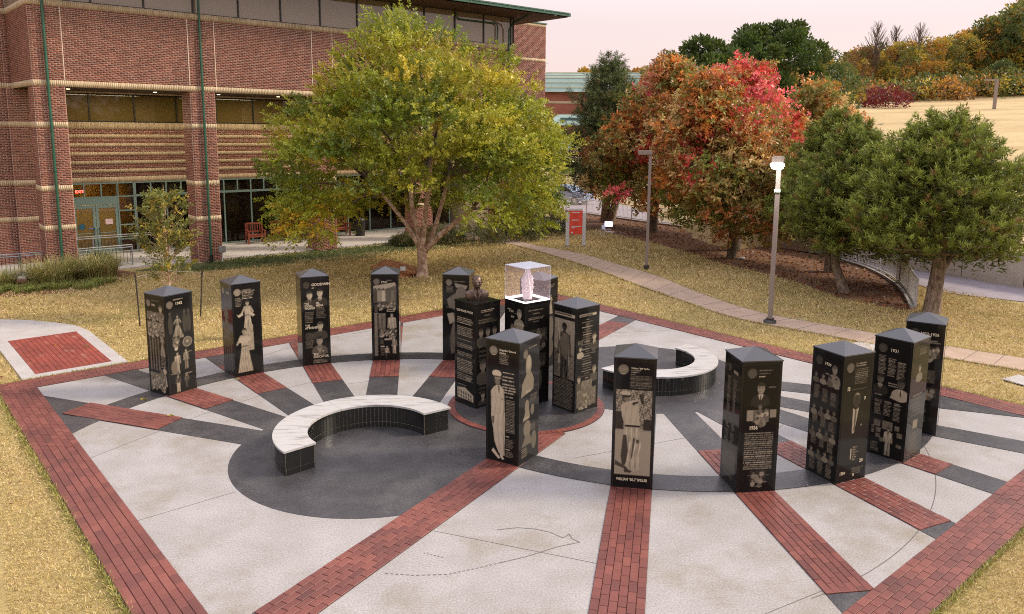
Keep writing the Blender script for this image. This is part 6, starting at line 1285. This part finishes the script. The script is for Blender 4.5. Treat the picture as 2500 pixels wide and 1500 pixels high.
def coords_ab(x, y): return (x - PC[0]) * n1[0] + (y - PC[1]) * n1[1], (x - PC[0]) * n2[0] + (y - PC[1]) * n2[1]
def sdist(x, y): return (x - BP[0]) * BT[0] + (y - BP[1]) * BT[1], (x - BP[0]) * BN[0] + (y - BP[1]) * BN[1]
pad_poly = [tuple(q) for q in (o4[0], o4[1], D_ + ex * .3, o4[2], o4[3])]; walk_poly = [tuple(o4[0]), tuple(o4[3]), (-13.2, 22.15), (-13.9, 22.42), (-14.9, 22.68), (-16.2, 22.75), (-19, 22.4), (-19, 20.6), (-16.5, 20.6)]
rs = np.random.RandomState(77)
def scatter(n, ymin=8.2, ymax=46):
    y = ymin * (ymax / ymin) ** rs.rand(n); x = y * rs.uniform(-.72, .70, n); return x, y
def lawn_ok(x, y, mulch=False):
    a, b = coords_ab(x, y); ok = ~((np.abs(a) < PA + BW + .0) & (np.abs(b) < PB + BW + .0)); ok &= ~in_poly(x, y, path_poly) & ~in_poly(x, y, pad_poly) & ~in_poly(x, y, walk_poly)
    s, o = sdist(x, y); ok &= o < .28; ok &= ~((s < -6.9) & (o > -1.0) & (s < -8))
    w = (x - WL0[0]) * WLn[0] + (y - WL0[1]) * WLn[1]; t_ = (x - WL0[0]) * WLd[0] + (y - WL0[1]) * WLd[1]; ok &= ~((w > np.interp(t_, [-11, -8, -3.5], [-6.5, -4.2, -3.1])) & (t_ > -11)); ok &= ~((y > 41) & (x > 6))
    if not mulch: ok &= ~in_poly(x, y, mulch_poly)
    return ok
x, y = scatter(430000); k = lawn_ok(x, y) & ~((x - 11.93) ** 2 + (y - 17.8) ** 2 < .3); x, y = x[k], y[k]; n = len(x); print('grass', n)
def field(x, y, f, sd):
    r = np.random.RandomState(sd); o = 0
    for i in range(5):
        a = r.uniform(0, 6.3); q = f * 1.7 ** i; o = o + np.sin(x * q * cos(a) + y * q * sin(a) + r.uniform(0, 6)) * .8 ** i
    return o / 2.2
f1 = field(x, y, .7, 1) + .5 * field(x, y, 3.1, 2); a, b = coords_ab(x, y); edge = np.minimum(np.abs(np.maximum(np.abs(a) - PA - BW, np.abs(b) - PB - BW)), 1); s_, o_ = sdist(x, y)
green = np.clip(.30 + .32 * f1 + .35 * (edge < .22) + rs.normal(0, .18, n), 0, 1); strip_g = np.clip((o_ + 2.3 + .25 * field(x, y, 1.3, 6)) / .5, 0, 1) * (s_ > -9); green = np.maximum(green, strip_g)
gc = np.array([.62, .465, .20])[None] * (1 - green[:, None]) + np.array([.29, .265, .065])[None] * green[:, None]; gc = gc * (1 - strip_g[:, None]) + np.array([.075, .095, .022])[None] * strip_g[:, None]
br = (rs.rand(n) < .12) & (strip_g < .5); gc[br] = np.array([.30, .18, .09]); pk_ = (rs.rand(n) < .16) & (strip_g < .5); gc[pk_] = np.array([.72, .56, .34]); gc *= rs.uniform(.8, 1.2, (n, 1)) * (1 + .09 * field(x, y, 7.5, 9) + .07 * field(x, y, 19, 12))[:, None]
D = rs.normal(0, .55, (n, 3)); D[:, 2] = rs.uniform(.25, .7, n); sc_ = (y / 14) ** .8
V, F, C = leaf_quads(np.stack([x, y, -.035 + 0 * x], 1), D, .062 * sc_ * rs.uniform(.6, 1.5, n), .0125 * sc_ ** 1.1, np.clip(gc, 0, 1), rs)
link('grass', np_mesh('grass', V, F, [M['blade']], cols=C), kind='stuff', label='short dormant straw coloured lawn grass with greener patches', cat='grass')
# longer greener blades hanging over the paving edges
def edge_pts(P0, P1, n): t = rs.rand(n, 1); return np.array(P0) * (1 - t) + np.array(P1) * t
q4 = [pl(-PA - BW, -PB - BW), pl(PA + BW, -PB - BW), pl(PA + BW, PB + BW), pl(-PA - BW, PB + BW)]; E_ = []
for i in range(4):
    a0_, a1_ = np.array(q4[i]), np.array(q4[(i + 1) % 4]); d_ = (a1_ - a0_) / np.hypot(*(a1_ - a0_)); o_n = np.array([d_[1], -d_[0]]); E_.append(edge_pts(a0_, a1_, 5200) + o_n * (np.abs(rs.normal(0, .035, (5200, 1))) + .004 + .02 * np.sin(rs.rand(5200, 1) * 6)))
for pp in (PATH[0], PATH[1]):
    for u, v in zip(pp[10:-1], pp[11:]): E_.append(edge_pts(u, v, 70) + rs.normal(0, .02, (70, 2)))
E_ = np.concatenate(E_); m_ = len(E_); D = rs.normal(0, .6, (m_, 3)); D[:, 2] = rs.uniform(.4, 1, m_); V, F, C = leaf_quads(np.concatenate([E_, np.full((m_, 1), -.03)], 1), D, .085 * rs.uniform(.6, 1.3, m_), .012, pick([(.34, .32, .08), (.52, .42, .16), (.24, .25, .06)], (3, 2, 2), m_, rs), rs)
link('edge_grass', np_mesh('edge_grass', V, F, [M['blade']], cols=C), kind='stuff', label='longer greener grass hanging over the paving edges', cat='grass')
# fallen leaves
def litter(name, x, y, cols, w, sz, lab, z=-.005):
    n = len(x); D = rs.normal(0, 1, (n, 3)); D[:, 2] = rs.uniform(-.05, .35, n); V, F, C = leaf_quads(np.stack([x, y, z + rs.uniform(0, .02, n)], 1), D, sz * rs.uniform(.6, 1.3, n), sz * .6, np.clip(pick(cols, w, n, rs, .3), 0, 1), rs); link(name, np_mesh(name, V, F, [M['leaf']], cols=C), kind='stuff', label=lab, cat='leaves')
LC = [(.30, .10, .04), (.20, .09, .045), (.36, .20, .07), (.12, .055, .03)]
u_, v_ = scatter(30000, 24, 56); k = in_poly(u_, v_, mulch_poly); litter('fallen_oak_leaves', u_[k], v_[k], LC, (3, 3, 1.5, 2), .13, 'fallen brown and rust leaves under the oaks and pines')
u_, v_ = scatter(9000, 10, 42); k = lawn_ok(u_, v_) & ((rs.rand(9000) < .05) | ((u_ > 1.5) & (v_ > 27) & (rs.rand(9000) < .8)) | ((u_ - 11) ** 2 + (v_ - 24.5) ** 2 < 6) & (rs.rand(9000) < .5)); litter('scattered_leaves', u_[k], v_[k], LC, (2, 2, 2, 1), .085, 'scattered fallen leaves on the lawn')
for (x, y, c, lab) in ((-8.15, 15.9, 'y', 'yellow green fallen leaf on the pale concrete near the leftmost pillar'), (-7.15, 14.95, 'y', 'small yellow leaf lying on the red bricks of the leftmost spoke'), (-4.63, 14.35, 'o', 'bright orange leaf on the ground beside the left curved bench'), (-12.5, 20.0, 'o', 'orange leaf on the square brick pad'), (-11.6, 19.9, 'g', 'pale leaf on the square brick pad'), (-6.7, 17.3, 'g', 'pale leaf on the ring by the second pillar')):
    V, F, C = leaf_quads(np.array([[0, 0, .0], [.01, .01, .004], [0, .02, .006]]), np.array([[1, .2, .15], [-.4, 1, .2], [-.6, -.8, .25]]), .085, .055, np.array([{'y': (.35, .27, .04), 'o': (.70, .25, .01), 'g': (.45, .38, .2)}[c]] * 3), rs); link('fallen_leaf', np_mesh('fallen_leaf', V, F, [M['leaf']], cols=C), loc=(x, y, .024), label=lab, cat='leaf')

# ------------------------------------------------------------------ rocks
def rock(name, loc, rx, ry, rz, seed, m_, label, parts=1):
    import bmesh
    r = np.random.RandomState(seed); bm = bmesh.new(); bmesh.ops.create_icosphere(bm, subdivisions=4, radius=1)
    for v in bm.verts:
        p = np.array(v.co); d = 1 + .14 * sin(p[0] * 3 + seed) * cos(p[1] * 2.6) + .09 * sin(p[2] * 7 + p[0] * 5 + seed) + .05 * sin(p[1] * 13 + seed * 2) * sin(p[0] * 11); v.co = Vector((p[0] * d * rx, p[1] * d * ry, p[2] * d * rz))
    me = bpy.data.meshes.new(name); bm.to_mesh(me); bm.free(); me.materials.append(m_); return link(name, me, loc=loc, label=label, cat='rock')
rock('boulder', (-5.35, 30.6, .12), .95, .55, .42, 3, M['rock'], 'long low orange brown sandstone boulder left of the elm trunk')
MB().box(-.1, .1, -.01, .01, 0, .16).build('small_plaque', M['white'], loc=(-4.95, 30.02, .28), rz=.3, label='small white plaque on the boulder beside the elm trunk', cat='plaque')
rock('standing_rock', (-8.15, 20.95, .34), .19, .17, .42, 5, M['rock2'], 'rust orange standing rock half hidden behind the second pillar')
rock('upper_rock', (-8.08, 20.95, .84), .13, .12, .15, 9, mat('red_sandstone', (.50, .11, .05), .85), 'redder small rock on top of the rust orange standing rock')

# ------------------------------------------------------------------ railing in front of the doors
def railing(pts, label, h_=.86):
    root = empty('metal_railing', (*pts[0], 0), label=label, cat='railing'); p0 = np.array(pts[0]); pp = [np.array(p) - p0 for p in pts]; mb = MB()
    for z in (h_, h_ - .09, .1): mb.tube([(*p, z) for p in pp], .024, 6)
    mb.build('rail', M['steel'], root); bal = MB().box(-.007, .007, -.007, .007, .1, h_ - .09).mesh('baluster', M['poledark']); pst = MB().box(-.022, .022, -.022, .022, -.05, h_).mesh('post', M['steel'])
    for a, b in zip(pp[:-1], pp[1:]):
        L_ = np.hypot(*(b - a)); n = int(L_ / .13)
        for i in range(n): q = a + (b - a) * (i + .5) / n; link('baluster', bal, root, (q[0], q[1], 0))
        for i in range(int(L_ / 1.8) + 1): q = a + (b - a) * i / max(1, int(L_ / 1.8)); link('post', pst, root, (q[0], q[1], 0))
railing([(-22.6, 27.6), (-19.4, 29.4), (-16.5, 32.1)], 'low metal railing behind the ornamental grasses')
railing([(-20.8, 33.2), (-17.9, 35.5), (-16.9, 36.3)], 'second metal railing nearer to the glass doors')
MB().prism([(-26, 27), (-19.5, 29.8), (-15.6, 32.9), (-14.3, 33.1), (-14.6, 33.8), (-20, 36), (-26, 33)], -.05, .003).build('door_ramp', M['walk'], kind='structure')

# ------------------------------------------------------------------ teak seats on the patio
def teak(s, y, w, n, label):
    p = bl2w(s, y); root = empty('wooden_bench', (p[0], p[1], .02), AL - .12, label=label, cat='bench' if w > 1 else 'chair'); W_, m_ = w / 2, M['wood']
    for sx in (-1, 1):
        x = sx * W_; mb = MB(); mb.box(x - .035, x + .035, -.31, -.24, 0, .62); mb.build('leg', m_, root); mb = MB(); mb.add([], []); mb.box(x - .035, x + .035, .22, .29, 0, .98); mb.build('leg', m_, root); MB().box(x - .045, x + .045, -.34, .24, .62, .66).build('armrest', m_, root)
        MB().box(x - .025, x + .025, -.24, .22, .36, .43).build('side_rail', m_, root)
    MB().box(-W_ + .035, W_ - .035, -.29, -.26, .33, .42).build('front_rail', m_, root)
    for i in range(5): MB().box(-W_ + .03, W_ - .03, -.30 + i * .105, -.215 + i * .105, .425, .447).build('seat_slat', m_, root)
    for z in (.52, .93): MB().box(-W_ + .035, W_ - .035, .235, .275, z, z + .08).build('back_rail', m_, root)
    for i in range(n): x = -W_ + .1 + (w - .2) * i / (n - 1); MB().box(x - .022, x + .022, .245, .265, .6, .93).build('back_slat', m_, root)
teak(-4.05, 3.95, .78, 6, 'red brown teak armchair on the patio right of the second column'); teak(-2.3, 4.05, 1.6, 12, 'long red brown teak bench half behind the elm leaves'); teak(.4, 4.1, 1.3, 10, 'red brown teak bench right of the third column behind the leaves')
p = bl2w(1.45, 3.44); rb = empty('litter_bin', (p[0], p[1], .02), AL, label='black litter bin on the patio seen through the elm leaves', cat='bin'); MB().lathe([(.25, 0), (.27, .8), (.29, .82), (.29, .86), (.2, .95), (0, .97)], 16).build('bin_body', M['black'], rb)
p = bl2w(-7.2, -.3); ub = empty('utility_box', (p[0], p[1], 0), AL, label='small grey utility box on a white pipe at the foot of the second column', cat='box'); MB().tube([(0, 0, -.1), (0, 0, .4)], .025, 8).build('pipe', M['white'], ub); MB().box(-.14, .14, -.05, .05, .38, .66).build('box_body', M['steel'], ub)
MB().lathe([(.02, 0), (.14, .02), (.16, .06), (.1, .1), (0, .11)], 9).build('plastic_bag', M['white'], loc=(9.7, 35.6, -.02), label='crumpled white plastic bag on the ground by the oak trunk', cat='bag')

# ------------------------------------------------------------------ parked cars beyond the fence
def car(loc, rz, col, label):
    root = empty('parked_car', loc, rz, label=label, cat='car'); pm = mat('car_paint', col, .25, .3)
    pr = [(-2.2, .45), (-2.25, .75), (-2.1, .95), (-1.2, 1.0), (-.6, 1.42), (.75, 1.45), (1.5, 1.02), (2.15, .92), (2.25, .6), (2.2, .3), (-2.2, .3)]; mb = MB(); n = len(pr)
    vs = [(x, y * (.86 - .16 * (z > 1.1)), z) for y in (-1, 1) for x, z in pr]; mb.add(vs, [tuple(range(n - 1, -1, -1)), tuple(range(n, 2 * n))] + [(i, (i + 1) % n, n + (i + 1) % n, n + i) for i in range(n)]); mb.build('body', pm, root)
    gm = M['black']
    for sy in (-1, 1): MB().add([(-1.05, sy * .872, 1.0), (1.3, sy * .872, 1.02), (.7, sy * .74, 1.38), (-.55, sy * .74, 1.36)], [(0, 1, 2, 3)]).build('side_window', gm, root)
    MB().add([(1.45, -.7, 1.05), (1.45, .7, 1.05), (.82, .6, 1.42), (.82, -.6, 1.42)], [(0, 1, 2, 3)]).build('windscreen', gm, root)
    for x in (-1.4, 1.4):
        for sy in (-1, 1): w_ = MB().tube([(x, sy * .72, .32), (x, sy * .9, .32)], .32, 16).build('wheel', M['black'], root); MB().tube([(x, sy * .9, .32), (x, sy * .91, .32)], .18, 12).build('rim', M['steel'], w_)
    for sy in (-1, 1): MB().box(2.18, 2.235, sy * .6 - .15, sy * .6 + .15, .68, .8).build('headlight', M['white'], root)
car((2.6, 62.5, .0), 2.6, (.30, .38, .52), 'pale blue parked car glimpsed between the elm and the dark pine'); car((10.6, 56.5, .0), 2.2, (.55, .57, .62), 'silver white parked car glimpsed through the oak leaves'); car((14.6, 45.0, -.0), 2.1, (.62, .63, .66), 'white parked car glimpsed between the oak and pine crowns')
